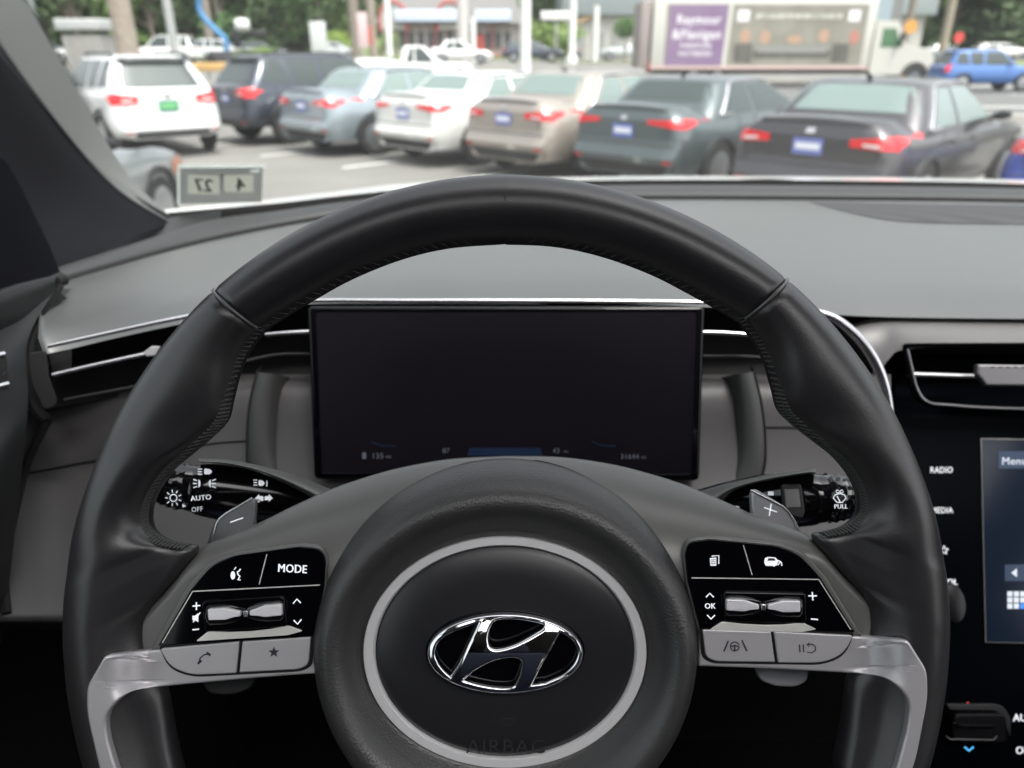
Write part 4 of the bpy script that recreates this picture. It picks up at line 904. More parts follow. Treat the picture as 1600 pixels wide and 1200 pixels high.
    def quad(name, side, c4, m, off=.006, nu=8, nv=4, parent=root, curve=0):
        rows = []
        for i in range(nv+1):
            t = i/nv; row = []
            for j in range(nu+1):
                s = j/nu; a = (c4[0][0]*(1-s)+c4[1][0]*s)*(1-t)+(c4[3][0]*(1-s)+c4[2][0]*s)*t; z = (c4[0][1]*(1-s)+c4[1][1]*s)*(1-t)+(c4[3][1]*(1-s)+c4[2][1]*s)*t
                z += curve*sin(pi*s)*t; row.append(shoot(side, a, z, off))
            rows.append(row)
        b = MB(); b.grid(rows)
        o = build(name, b.v, b.f, m, None, local=True, angle=60); o.parent = parent; return o
    ww = hw
    gt = zr-.10
    # rear glass
    if kind == 'sedan': quad('rear_window', 'R', [(-ww*.80, deck+.035), (ww*.80, deck+.035), (ww*.60, gt+.03), (-ww*.60, gt+.03)], glass, .008, 10, 6, curve=.015)
    elif kind == 'suv':
        quad('rear_window', 'R', [(-ww*.78, 1.15), (ww*.78, 1.15), (ww*.66, gt), (-ww*.66, gt)], glass, .008, 10, 6, curve=.01)
        quad('roof_spoiler', 'R', [(-ww*.66, gt+.01), (ww*.66, gt+.01), (ww*.62, gt+.055), (-ww*.62, gt+.055)], col if detail < 2 else blacktrim, .10, 8, 2)
    else: quad('rear_window', 'R', [(-ww*.7, deck+.08), (ww*.7, deck+.08), (ww*.6, gt), (-ww*.6, gt)], glass, .008, 8, 4)
    quad('windscreen', 'F', [(-ww*.80, belt+.10), (ww*.80, belt+.10), (ww*.62, gt+.03), (-ww*.62, gt+.03)], glass, .008, 10, 6)
    # side glass
    def tl(t): return yrb+(yrr-yrb)*t, yfb+(yrf-yfb)*t
    zl, zt_ = belt+.06, gt+.01
    ya, yb_ = yrb+(yrr-yrb)*.35+.16, yrr+.18; yc, yd = yfb+(yrf-yfb)*.1-.22, yrf-.12
    mid = (yb_+yd)*.5
    for sd_ in ('E', 'W'):
        if kind == 'suv':
            q = yrb+.30; quad('side_window', sd_, [(q+.02, zl+.06), (q+.62, zl+.02), (q+.50, zt_), (q+.16, zt_)], glass, .006, 5, 4)
            quad('side_window', sd_, [(q+.72, zl+.02), (mid-.02+.1, zl), (mid+.02+.08, zt_), (q+.62, zt_)], glass, .006, 6, 4)
            quad('side_window', sd_, [(mid+.2, zl), (yc, zl), (yd, zt_), (mid+.18, zt_)], glass, .006, 6, 4)
        else:
            quad('side_window', sd_, [(ya+.14, zl), (mid-.05, zl), (mid-.03, zt_), (yb_+.16, zt_-.01)], glass, .006, 6, 4)
            quad('side_window', sd_, [(mid+.05, zl), (yc, zl), (yd, zt_), (mid+.03, zt_)], glass, .006, 6, 4)
        if detail >= 2 and kind == 'sedan':
            s = 1 if sd_ == 'E' else -1
            arc = cr([Vector(q) for q in [(ya+.02, zl-.01), (yb_-.04, zt_-.10), (yb_+.12, zt_+.015), (mid, zt_+.035), (yd, zt_+.02), (yc+.1, zl+.06), (yc+.18, zl-.02)]], 5)
            b = MB(); b.tube([shoot(sd_, p.x, p.y, .008) for p in arc]+[shoot(sd_, ya+.02, zl-.015, .008)], .020, 6); o = build('window_trim', b.v, b.f, chromeb, None, local=True); o.parent = root
    # lamps
    rear_z = {'sedan': .90, 'suv': .98, 'pickup': 1.0}[kind]
    for s in (-1, 1):
        if lamps == 'wide':   q4 = [(s*hw*.46, rear_z-.045), (s*hw*.97, rear_z-.065), (s*hw*.965, rear_z+.075), (s*hw*.46, rear_z+.03)]
        elif lamps == 'slim': q4 = [(s*hw*.40, rear_z-.005), (s*hw*.97, rear_z-.055), (s*hw*.965, rear_z+.06), (s*hw*.40, rear_z+.045)]
        elif lamps == 'tall': q4 = [(s*hw*.78, rear_z-.16), (s*hw*.97, rear_z-.16), (s*hw*.93, rear_z+.16), (s*hw*.80, rear_z+.16)]
        else: q4 = [(s*hw*.52, rear_z-.06), (s*hw*.97, rear_z-.09), (s*hw*.965, rear_z+.11), (s*hw*.52, rear_z+.045)]
        lp = quad('tail_lamp', 'R', [(max(-hw*.955, min(hw*.955, x_)), z_) for x_, z_ in q4], redl, .016, 18, 5)
        if detail >= 2 and lamps in ('wide', 'equinox'):
            quad('lamp_lens', 'R', [(s*hw*.60, rear_z-.03), (s*hw*.80, rear_z-.045), (s*hw*.80, rear_z-.01), (s*hw*.60, rear_z-.005)], clearl, .020, 4, 1, parent=lp)
        hl = [(s*hw*.52, hood-.30), (s*hw*.90, hood-.28), (s*hw*.88, hood-.20), (s*hw*.55, hood-.22)]
        quad('headlight', 'F', hl, clearl, .012, 5, 2)
        if detail >= 2:
            sd_ = 'E' if s > 0 else 'W'
            quad('side_lamp', sd_, [(.20, rear_z-.05), (.42, rear_z+.02), (.42, rear_z+.05), (.20, rear_z+.07)], redl, .012, 10, 4)
            quad('bumper_reflector', 'R', [(s*hw*.70, .44), (s*hw*.84, .44), (s*hw*.84, .475), (s*hw*.70, .475)], redl, .008, 3, 1)
        if marker: quad('side_marker', 'E' if s > 0 else 'W', [(L-.62, .62), (L-.30, .60), (L-.32, .78), (L-.60, .74)], amber, .008, 6, 3)
        # wheels
        for y in (.185*L+.05, .80*L):
            wr = .33 if kind == 'sedan' else .37; c0 = Vector((s*(hw-.11), y, wr)); c1x = Vector((s*(hw+.004), y, wr))
            b = MB(); b.tube([c0, Vector((s*(hw-.02), y, wr)), c1x], [wr, wr, wr*.93], 28); wt = build('wheel', b.v, b.f, tyre, None, local=True); wt.parent = root
            b = MB(); b.tube([c1x, c1x+Vector((s*.006, 0, 0))], [wr*.66, wr*.6], 20)
            for k in range(0):
                a = 2*pi*k/5; b.box(c1x+Vector((s*.008, cos(a)*wr*.33, sin(a)*wr*.33)), (.01, .05, .05))
            wm = build('wheel_rim', b.v, b.f, alloy, None, local=True); wm.parent = wt
            b = MB(); ar = [Vector((s*(hw*.985), y+cos(a)*(wr+.05), max(zb+.02, wr+sin(a)*(wr+.05)))) for a in [pi*k/16 for k in range(17)]]
            ar2 = [shoot('E' if s > 0 else 'W', q.y, q.z, .003) for q in ar]
            b.tube(ar2, .035, 6); wa = build('wheel_arch', b.v, b.f, blacktrim, None, local=True); wa.parent = root
        # door mirror
        b = MB(); b.tube([Vector((s*hw*.90, yfb-.42, belt+.06)), Vector((s*(hw+.06), yfb-.44, belt+.10)), Vector((s*(hw+.15), yfb-.45, belt+.11))], [.02, .07, .05], 10, flat=.8)
        mi = build('door_mirror', b.v, b.f, blacktrim if detail >= 2 else col, None, local=True); mi.parent = root
    # lower valance, lid crease, plate, badge
    quad('rear_valance', 'R', [(-hw*.80, zb+.02), (hw*.80, zb+.02), (hw*.86, zb+.15), (-hw*.86, zb+.15)], blacktrim, .012, 8, 2)
    if detail >= 2:
        if kind == 'sedan':
            quad('lid_lip', 'R', [(-hw*.76, deck-.045), (hw*.76, deck-.045), (hw*.74, deck-.025), (-hw*.74, deck-.025)], blacktrim, .022, 10, 1)
            quad('bumper_crease', 'R', [(-hw*.84, .635), (hw*.84, .635), (hw*.84, .648), (-hw*.84, .648)], blacktrim, .004, 8, 1)
        else:
            quad('bumper_crease', 'R', [(-hw*.84, .60), (hw*.84, .60), (hw*.84, .62), (-hw*.84, .62)], blacktrim, .004, 8, 1)
        pz = .83 if kind == 'sedan' else .86
        if kind == 'sedan' and lamps == 'slim': pz = .80
        pt_ = quad('number_plate', 'R', [(-.16, pz-.08), (.16, pz-.08), (.16, pz+.08), (-.16, pz+.08)], plate, .014, 4, 2)
        quad('plate_band', 'R', [(-.13, pz-.03), (.13, pz-.03), (.13, pz+.035), (-.13, pz+.035)], plate_w if plate is plate_b else mat('plate pale green', (.2, .5, .2), .5), .018, 5, 1, parent=pt_)
        quad('badge', 'R', [(-.05, pz+.13), (.05, pz+.13), (.045, pz+.18), (-.045, pz+.18)], chromeb, .012, 4, 1)
        # seams: boot lid / hatch and doors
        for s in (-1, 1): quad('panel_seam', 'R', [(s*hw*.74, .66), (s*hw*.75, .66), (s*hw*.755, deck-.06), (s*hw*.745, deck-.06)], blacktrim, .004, 1, 5)
        for sd_ in ('E', 'W'):
            for yy in (mid, yc+.1 if kind != 'suv' else yc, yrb+.55 if kind == 'suv' else ya+.45):
                quad('door_seam', sd_, [(yy, .45), (yy+.012, .45), (yy+.012, belt+.02), (yy, belt+.02)], blacktrim, .003, 1, 6)
            for yy in (mid-.22, yc-.75): quad('door_handle', sd_, [(yy, belt-.12), (yy+.18, belt-.12), (yy+.18, belt-.085), (yy, belt-.085)], col, .03, 3, 1)
    if kind == 'sedan' and detail >= 2:
        b = MB(); b.tube([Vector((0, yrr+.25, zr-.02)), Vector((0, yrr+.16, zr+.05)), Vector((0, yrr+.10, zr+.06))], [.035, .018, .008], 8, flat=.5); o = build('roof_aerial', b.v, b.f, blacktrim, None, local=True); o.parent = root
    if kind == 'suv':
        for s in (-1, 1):
            b = MB(); b.tube([Vector((s*x1*.93, y0_+.15, zr-.04)), Vector((s*x1*.93, y0_+.25, zr+.015)), Vector((s*x1*.93, y1_-.35, zr+.015)), Vector((s*x1*.93, y1_-.2, zr-.04))], .02, 6); o = build('roof_rail', b.v, b.f, blacktrim, None, local=True); o.parent = root
    if kind == 'pickup':
        b = MB(); b.grid([[Vector((x, y, deck+.03)) for x in (-hw*.80, hw*.80)] for y in (.1, .36*L)]); o = build('bed_cover', b.v, b.f, col, None, local=True); o.parent = root
    return root
GP = 'cars parked in the slanted row'
def at_px(px, y, z=0): return PY(px, y, z)
A45 = radians(-45)
vehicle('parked_car', at_px(1238, 7.95), A45, 'dark grey saloon with long red lamps, nearest and largest of the slanted row', 'car', GP, 4.88, 1.84, 1.45, 'sedan', paint('dark grey', (.075, .072, .078), .6), skyglass, lamps='wide')
vehicle('parked_car', at_px(963, 9.95), A45, 'dark green-grey saloon with slim lamps and chrome window arch, behind the wheel rim', 'car', GP, 4.75, 1.84, 1.42, 'sedan', paint('green grey', (.10, .125, .13), .5), carglass, lamps='slim')
vehicle('parked_car', at_px(782, 11.3), A45, 'tan beige saloon parked between the white saloon and the green-grey one', 'car', GP, 4.90, 1.85, 1.45, 'sedan', paint('tan', (.36, .32, .28), .4), skyglass)
vehicle('parked_car', at_px(629, 12.7), A45, 'white saloon with thin red lamps parked beside the tan one', 'car', GP, 4.70, 1.80, 1.41, 'sedan', paint('white', (.66, .66, .635), .0), skyglass, lamps='slim')
vehicle('parked_car', at_px(474, 14.0), A45, 'pale blue-grey saloon parked between the dark sport utility car and the white saloon', 'car', GP, 4.90, 1.85, 1.45, 'sedan', paint('blue grey', (.27, .32, .35), .4), skyglass)
vehicle('parked_suv', at_px(358, 15.7), A45, 'dark slate sport utility car squeezed behind the white one', 'car', GP, 4.6, 1.84, 1.66, 'suv', paint('slate', (.045, .055, .075), .5), carglass, lamps='equinox')
vehicle('parked_suv', at_px(280, 13.55), radians(40), 'white sport utility car with roof rails and a green plate', 'car', GP, 4.65, 1.84, 1.66, 'suv', paint('bright white', (.70, .71, .71), 0), carglass, plate=plate_g, lamps='equinox')
vehicle('parked_car', at_px(1692, 6.75), A45, 'bright blue saloon cut off by the right edge behind the dashboard', 'car', GP, 4.6, 1.80, 1.45, 'sedan', paint('royal blue', (.02, .07, .42), .3), carglass)
fr_c = Vector((-3.50, 0, 0))
vehicle('parked_car', Vector((fr_c.x-.75, 8.2-4.7, 0)), 0, 'silver grey saloon whose nose shows beside the pillar above the sticker', 'car', None, 4.7, 1.82, 1.45, 'sedan', paint('silver', (.24, .26, .265), .4), carglass, marker=True)
# traffic and far parked cars
def side_car(px, y, name, label, kind, L, H, col, face=1, **k):
    """standing across the view; face=1 drives to the right; px = middle of the car"""
    p = PY(px, y, gz(y)); rz = -pi/2*face; off = Vector((L/2*face, 0, 0))
    return vehicle(name, p-off, rz, label, 'pickup' if kind == 'pickup' else 'car', k.pop('group', None), L, 1.95 if kind == 'pickup' else 1.82, H, kind, col, detail=1, **k)
side_car(650, 39.5, 'pickup_truck', 'long white crew cab pickup passing on the road beyond the row', 'pickup', 5.9, 1.93, paint('white', (.66, .66, .635)))
side_car(1530, 37.0, 'passing_suv', 'mid blue sport utility car driving on the road near the right edge', 'suv', 4.5, 1.75, paint('mid blue', (.06, .16, .42), .3), lamps='tall')
side_car(1440, 47.5, 'passing_suv', 'silver and black sport utility car just behind the white lorry cab', 'suv', 4.6, 1.7, paint('dark silver', (.2, .21, .22), .4))
FGP = 'cars parked across the road'
far = [(528, 62, 'silver hatchback parked by the two brown poles', 'suv', 3.6, 1.5, (.5, .52, .52), 1), (722, 60, 'white car parked in front of the red trimmed shop', 'sedan', 4.6, 1.6, (.75, .76, .74), 1), (832, 66, 'dark blue grey car parked behind the thick white post', 'suv', 5.0, 1.6, (.05, .06, .08), 1),
       (870, 80, 'charcoal saloon parked near the thin white post', 'sedan', 4.6, 1.45, (.10, .11, .12), -1), (972, 78, 'pale silver car parked under the clipped round tree', 'suv', 4.6, 1.5, (.45, .48, .47), -1), (1015, 82, 'small white car half hidden by the lorry tail', 'sedan', 4.4, 1.5, (.7, .72, .72), 1),
       (80, 60, 'white car parked beyond the grey trailer on the pillar side', 'sedan', 4.4, 1.5, (.74, .75, .74), 1), (178, 66, 'pale car parked just beyond the grey trailer', 'suv', 4.2, 1.6, (.62, .66, .68), 1), (262, 60, 'white van shaped car between wooden pole and metal pole', 'suv', 5.0, 1.9, (.78, .78, .76), -1), (350, 64, 'white car parked below the blue boom arm', 'suv', 4.2, 1.7, (.72, .74, .74), 1),
       (1472, 84, 'white car far off on the lawn edge beside the stop sign', 'sedan', 4.6, 1.5, (.78, .78, .76), 1), (1562, 88, 'long white car far off at the right edge', 'suv', 6.5, 1.6, (.8, .8, .78), 1), (410, 72, 'dark car parked between boom lift and yellow shrub', 'suv', 4.4, 1.6, (.04, .045, .05), 1)]
for px, y, lab, kind, L, H, c_, face in far:
    side_car(px, y, 'far_car', lab, kind, L, H, paint('far %d' % px, c_), face, group=FGP)

# ---------------- box lorry with a furniture advertisement
ly = 40.5; xl, xr = PY(1016, ly, 1).x, PY(1356, ly, 1).x; LH = 4.0
tr = empty('box_lorry', Vector(((xl+xr)/2, ly+1.25, 0)), 'white box lorry with purple and grey furniture advert on its side', 'lorry')
wbm = mat('lorry white', (.56, .55, .50), .45); b = MB(); b.box(((xl+xr)/2, ly+1.25, (LH+.85)/2+.1), (xr-xl, 2.5, LH-.95), 0, .05); bx = b.build('cargo_box', wbm, tr)
zt, zb_ = LH-.25, .95
def pxw(px, py): d = PY(px, ly, 1); t = ray(px, py); s = (ly-.01)/t.y; return C+t*s
def adpoly(x0, x1, z0, z1, off, m, name, sk=.0):
    b = MB(); y = ly-off; b.add([Vector((x0, y, z0)), Vector((x1, y, z0)), Vector((x1+sk, y, z1)), Vector((x0+sk, y, z1))], [(0, 1, 2, 3)]); return b.build(name, m, bx, smooth=False)
X = lambda px: PY(px, ly, 2.5).x
adpoly(X(1040), X(1352), zb_+.05, zt, .006, mat('advert photo grey', (.21, .20, .165), .5, var=(.8, .2, (.31, .295, .245))), 'advert_sheet')
pm = mat('advert purple', (.20, .12, .235), .5, var=(.5, .2, (.26, .19, .28))); adpoly(X(1042), X(1132), zb_+.05, zt, .010, pm, 'advert_panel', sk=.1)
adpoly(X(1132), X(1139), zb_+.05, zt, .012, mat('lorry white', (.7, .69, .64)), 'advert_strip', sk=.1)
adw = mat('advert lettering', (.80, .78, .80), .5)
def ont(x, y, z): return Vector((x, ly-.014-z, y))
def btext(s, cx, cz_, h, m, name, par, **k):
    vs, fs = text(s, lambda x, y, z: (x, y, z), 0, 0, h, 0, .0, **k); b = MB(); b.add([ont(cx+x, cz_-y, z) for x, y, z in vs], fs); return b.build(name, m, par, smooth=False)
xm = (X(1042)+X(1132))/2+.05
btext('Raymour', xm+.05, zb_+2.15, .40, adw, 'advert_lettering', bx, bold=.02); btext('&Flanigan', xm, zb_+1.50, .42, adw, 'advert_lettering', bx, bold=.02)
btext('FURNITURE', xm, zb_+.98, .20, adw, 'advert_lettering', bx, bold=.02); btext('MATTRESSES', xm, zb_+.62, .20, adw, 'advert_lettering', bx, bold=.02)
b = MB(); cx = X(1150); xx = X(1175)
for px0, px1 in ((1150, 1168), (1322, 1340)): b.add([ont(X(px0), zt-.75, .0), ont(X(px1), zt-.75, 0), ont(X(px1), zt-.25, 0), ont(X(px0), zt-.25, 0)], [(0, 1, 2, 3)])
b.each('advert_corner', adw, bx, smooth=False)
b = MB(); b.add([ont(X(1178), zt-.62, 0), ont(X(1312), zt-.62, 0), ont(X(1312), zt-.42, 0), ont(X(1178), zt-.42, 0)], [(0, 1, 2, 3)]); b.build('advert_headline', mat('headline tone', (.55, .54, .47), .6, var=(6, .05, (.36, .36, .3)), ), bx, smooth=False)
# the pictured room: table, chairs, orange bowls
tm = mat('advert table', (.09, .085, .075), .6, var=(1.5, .2, (.13, .125, .11)))
for x0, x1, z0, z1, off, m_, nm in ((1180, 1302, 1.35, 1.72, .016, tm, 'pictured_table'), (1186, 1296, 1.62, 1.85, .018, mat('advert tabletop', (.27, .27, .25), .6), 'pictured_tabletop'), (1150, 1178, 1.15, 2.0, .016, tm, 'pictured_chair'), (1304, 1330, 1.15, 2.0, .016, tm, 'pictured_chair'), (1172, 1300, 1.75, 2.05, .014, mat('advert back', (.25, .25, .22), .6), 'pictured_bench')):
    b = MB(); b.add([Vector((X(x0), ly-off, z0)), Vector((X(x1), ly-off, z0)), Vector((X(x1), ly-off, z1)), Vector((X(x0), ly-off, z1))], [(0, 1, 2, 3)]); b.build(nm, m_, bx, smooth=False)
am = mat('advert orange', (.44, .29, .20), .6)
for px, z in ((1165, 2.35), (1196, 2.3), (1243, 2.2), (1288, 2.35), (1336, 2.3)):
    b = MB(); b.add([Vector((X(px)+.26*cos(2*pi*k/14)*(1.5 if px == 1243 else 1), ly-.02, z+.32*sin(2*pi*k/14)*(.6 if px == 1243 else 1))) for k in range(14)], [tuple(range(14))]); b.build('pictured_bowl', am if px < 1330 else mat('advert red', (.45, .2, .16), .6), bx, smooth=False)
b = MB(); b.box(((xl+xr)/2, ly+1.25, .75), (xr-xl-.2, 1.6, .25)); b.build('chassis', blacktrim, tr)
b = MB(); b.box(((xl+xr)/2, ly+.02, .93), (xr-xl, .06, .16)); b.build('side_rail', mat('rail rose', (.6, .45, .42), .5), tr)
b = MB(); b.box((xl-.02, ly+.35, 1.0), (.08, .35, .5), 0, .02); b.build('tail_lamp', redl, tr)
b = MB(); b.box((xl-.35, ly+1.25, 2.4), (.5, 2.3, 3.0), 0, .05); b.build('lift_gate', mat('gate brown', (.30, .26, .24), .7), tr)
cx0 = xr+.15   # cab
prof_ = [(0, .7), (0, 3.05), (1.05, 3.05), (1.55, 2.05), (3.0, 1.72), (3.15, 1.3), (3.15, .6), (0, .6)]
b = MB(); n = len(prof_); A2 = [Vector((cx0+x, ly+.15, z)) for x, z in prof_]; B4 = [Vector((cx0+x, ly+2.35, z)) for x, z in prof_]
b.add(A2+B4, [tuple(range(n)), tuple(range(2*n-1, n-1, -1))]+[(i, (i+1) % n, n+(i+1) % n, n+i) for i in range(n)]); cab = b.build('cab', wbm, tr, smooth=False)
b = MB(); b.add([Vector((cx0+x, ly+.14, z)) for x, z in ((.35, 1.85), (1.35, 1.85), (1.0, 2.7), (.35, 2.7))], [(0, 1, 2, 3)]); b.build('cab_window', mat('cab window', (.10, .20, .11), .05, spec=.8), cab, smooth=False)
b = MB(); b.box((cx0+1.25, ly-.05, 2.2), (.08, .25, .6), 0, .02); b.build('cab_mirror', blacktrim, cab)
for x in (xl+2.2, xl+3.4, cx0+2.3):
    b = MB(); b.cyl((x, ly+.1, .5), (x, ly+.45, .5), .5, n=24); wt = b.build('wheel', tyre, tr); b = MB(); b.cyl((x, ly+.08, .5), (x, ly+.1, .5), .28, n=20); b.build('wheel_rim', alloy, wt)
    if x > xr:
        b = MB(); b.tube([Vector((x+.62*cos(pi*k/12), ly+.14, .5+.62*sin(pi*k/12))) for k in range(13)], .07, 6); b.build('wheel_arch', blacktrim, cab)

# ---------------- poles, signs and street things
def pole(name, px, y, r, h, m, label, cat, r2=None, base=None):
    p = PY(px, y, gz(y)); o = empty(name, p, label, cat); b = MB(); b.tube([p, p+Vector((0, 0, h))], [r, r2 or r*.9], 18); b.build('pole_shaft', m, o)
    if base: b = MB(); b.tube([p, p+Vector((0, 0, .5)), p+Vector((0, 0, .55))], [r*1.7, r*1.6, r*.9], 18); b.build('pole_base', base, o)
    return o, p
wood = mat('weathered wood', (.26, .215, .175), .9, var=(6, .2, (.34, .30, .25)), bump=('n', 12, .5, .02)); woodd = mat('dark wood', (.19, .16, .13), .9, var=(6, .2, (.26, .23, .19)))
gpole = mat('galvanised pole', (.42, .43, .42), .5, metal=.3); wpole = mat('white pole', (.76, .77, .74), .5)
o, p = pole('utility_pole', 222, 20, .26, 10, wood, 'thick pale wooden utility pole rising behind the white sport utility car', 'utility pole')
b = MB(); b.box(p+Vector((.1, -.28, 4.6)), (.12, .06, 1.2)); b.build('cable_guard', gpole, o)
pole('metal_pole', 289, 24.5, .13, 9, gpole, 'slim grey metal pole over the slate sport utility car', 'pole', base=mat('pole base', (.5, .47, .3), .8))
pole('metal_pole', 78, 40, .18, 9, mat('dull pole', (.25, .29, .27), .7), 'dull grey-green pole in front of trees beside the pillar', 'pole')
pole('lamp_post', 820, 30, .20, 10, wpole, 'thick white post standing behind the tan saloon', 'post', base=conc)
pole('utility_pole', 558, 58, .33, 11, woodd, 'darker brown utility pole beside the pink banner', 'utility pole')
pole('utility_pole', 585, 60, .30, 11, wood, 'paler brown utility pole to the right of the pink banner', 'utility pole')
pole('lamp_post', 611, 52, .20, 4.6, wpole, 'short white post in front of the first shop arch', 'post')
pole('lamp_post', 724, 70, .5, 6.4, mat('grey column', (.55, .52, .50), .7), 'broad pale column between the two shop signs', 'post')
pole('lamp_post', 740, 64, .22, 3.2, wpole, 'thin white column under the second shop sign', 'post')
pole('lamp_post', 893, 62, .26, 5.0, wpole, 'white post with a flared foot on the grass strip', 'post', base=wpole)
pole('lamp_post', 929, 72, .26, 4.4, wpole, 'white post beside the clipped round tree', 'post')
pole('utility_pole', 1405, 52, .22, 10, woodd, 'dark utility pole behind the lorry cab', 'utility pole')
pole('utility_pole', 1468, 70, .36, 12, wood, 'pale utility pole before the right hand trees', 'utility pole')
pole('utility_pole', 333, 75, .4, 12, woodd, 'brown utility pole behind the blue boom arm', 'utility pole')
p = PY(145, 31, 0); o = empty('grey_trailer', p+Vector((0, .8, 0)), 'grey box trailer with a paler roof cap behind the white sport utility car', 'trailer')
b = MB(); b.box(p+Vector((0, .8, 1.25)), (1.45, 1.5, 2.0), 0, .04); b.build('trailer_body', mat('trailer grey', (.24, .235, .22), .6, var=(3, .2, (.29, .28, .26))), o)
b = MB(); b.box(p+Vector((0, .8, 2.6)), (1.68, 1.7, .40), 0, .05); b.build('roof_cap', mat('trailer cap', (.42, .43, .42), .6), o)
b = MB()
for s in (-1, 1): b.cyl(p+Vector((s*.5, .1, .28)), p+Vector((s*.5+.14, .1, .28)), .27, n=16)
b.each('trailer_wheel', tyre, o)
b = MB()
for s in (-1, 1): b.box(p+Vector((s*.6, .04, 1.3)), (.08, .03, 1.7))
b.each('trailer_rib', mat('trailer rib', (.33, .33, .32), .6), o)
# blue boom lift
p = PY(348, 58, gz(58)); o = empty('boom_lift', p, 'blue articulated boom lift raised beside the trees', 'boom lift'); bl = mat('boom blue', (.07, .22, .42), .4)
b = MB(); b.tube(cr([p+Vector(q) for q in [(.35, 0, .6), (.45, 0, 1.6), (-.2, 0, 2.3), (-.95, 0, 3.2), (-1.0, 0, 4.0), (-.3, 0, 5.2), (.8, 0, 7)]], 6), .20, 8); b.build('boom_arm', bl, o)
b = MB(); b.box(p+Vector((.3, 0, .55)), (2.0, 1.4, .7), 0, .08); b.build('boom_chassis', mat('boom dark', (.06, .06, .065), .6), o)
b = MB()
for s in (-1, 1): b.cyl(p+Vector((.3+s*.8, -.8, .35)), p+Vector((.3+s*.8, -.5, .35)), .35, n=16)
b.each('boom_wheel', tyre, o)
b = MB(); b.box(p+Vector((1.6, .5, 2.6)), (1.0, .8, .8), 0, .3); b.build('work_basket', mat('basket white', (.7, .7, .7), .5), o)
p = PY(396, 60, gz(60)); o = empty('flatbed_crane', p, 'dark machinery with black arm standing beside the blue boom lift', 'machine')
b = MB(); b.box(p+Vector((.4, 0, 2.0)), (1.6, .5, .5), .1, .1); b.box(p+Vector((-1.0, 0, 1.5)), (.5, .5, 1.6), 0, .1); b.build('machine_arm', blacktrim, o)
b = MB(); b.box(p+Vector((-.7, 0, .6)), (2.2, 1.2, .9), 0, .2); b.build('machine_body', mat('machine grey', (.35, .35, .36), .6), o)
# barriers, shrubs, sign board, barrel
def boxthing(name, px, y, zc, dim, m, label, cat, part):
    p = PY(px, y, gz(y)); o = empty(name, p, label, cat); b = MB(); b.box(p+Vector((0, 0, zc)), dim, 0, min(dim)*.12); b.build(part, m, o); return o, p
o, p = boxthing('road_barrier', 327, 46, .85, (2.6, .4, .45), mat('barrier orange', (.50, .32, .12), .6), 'low orange and yellow road barrier near the slim metal pole', 'barrier', 'barrier_board')
b = MB()
for s in (-1, 0, 1): b.box(p+Vector((s*1.1, 0, .3)), (.1, .5, .6))
b.each('barrier_foot', gpole, o)
o, p = boxthing('sign_board', 503, 52, 2.2, (1.0, .15, 1.7), mat('board white', (.55, .58, .56), .6), 'plain pale sign board on a post before the trees', 'sign', 'board')
b = MB(); b.cyl(p, p+Vector((0, 0, 1.4)), .06); b.build('post', gpole, o)
o, p = boxthing('hanging_banner', 571, 56, 2.3, (.65, .12, 2.2), mat('banner pink', (.62, .48, .48), .7), 'tall pink and red banner between two brown poles', 'banner', 'banner_cloth')
b = MB(); b.box(p+Vector((.45, 0, 2.0)), (.4, .1, 1.2)); b.build('red_panel', mat('banner red', (.42, .12, .09), .7), o); b = MB(); b.cyl(p, p+Vector((0, 0, 3.2)), .05); b.build('post', gpole, o)
p = PY(469, 48, gz(48)); o = empty('traffic_barrel', p, 'orange and white traffic barrel beside the yellow shrub', 'traffic barrel')
b = MB(); b.tube([p+Vector((0, 0, z)) for z in (0, .3, .9, 1.0)], [.34, .3, .26, .2], 16); b.build('barrel', mat('barrel orange', (.80, .25, .10), .5), o); b = MB(); b.tube([p+Vector((0, 0, z)) for z in (.45, .62)], [.30, .29], 16); b.build('barrel_band', wpole, o)
p = PY(1489, 60, gz(60)); o = empty('stop_sign', p, 'small red octagonal sign far off before the white cars', 'sign')
b = MB(); b.add([p+Vector((.38*cos(pi/8+k*pi/4), -.05, 1.75+.38*sin(pi/8+k*pi/4))) for k in range(8)]+[p+Vector((.38*cos(pi/8+k*pi/4), -.01, 1.75+.38*sin(pi/8+k*pi/4))) for k in range(8)], [tuple(range(8)), tuple(range(15, 7, -1))]+[(k, (k+1) % 8, 8+(k+1) % 8, 8+k) for k in range(8)]); b.build('sign_plate', mat('sign red', (.6, .06, .06), .5), o, smooth=False)
b = MB(); b.cyl(p, p+Vector((0, 0, 1.5)), .05); b.build('post', gpole, o)
p = PY(1546, 34, 0); o = empty('street_name_sign', p+Vector((0, 0, 3.4)), 'green street name sign hanging at the top right corner', 'sign')
b = MB(); b.box(p+Vector((0, 0, 3.95)), (.9, .05, .55), 0, .02); b.build('sign_plate', mat('sign green', (.02, .42, .32), .5), o); b = MB(); b.tube([p+Vector((-2, 0, 4.5)), p+Vector((5, 0, 4.7))], .08, 8); b.build('mast_arm', gpole, o)
for px in (1522, 1586):
    q = PY(px, 34, 0); o = empty('traffic_signal', q+Vector((0, 0, 3.6)), 'yellow traffic signal head %s the green street name sign' % ('on the pole side of' if px < 1550 else 'beyond'), 'traffic light')
    b = MB(); b.box(q+Vector((0, 0, 4.05)), (.34, .3, .5), 0, .05); sh = b.build('signal_housing', mat('signal yellow', (.72, .42, .08), .5), o)
    b = MB(); b.cyl(q+Vector((0, -.18, 4.0)), q+Vector((0, -.15, 4.0)), .11); b.build('signal_lens', blacktrim, sh)
p = PY(1405, 46, gz(46)); o = empty('orange_beacon_sign', p, 'round orange warning sign over the lorry cab', 'sign')
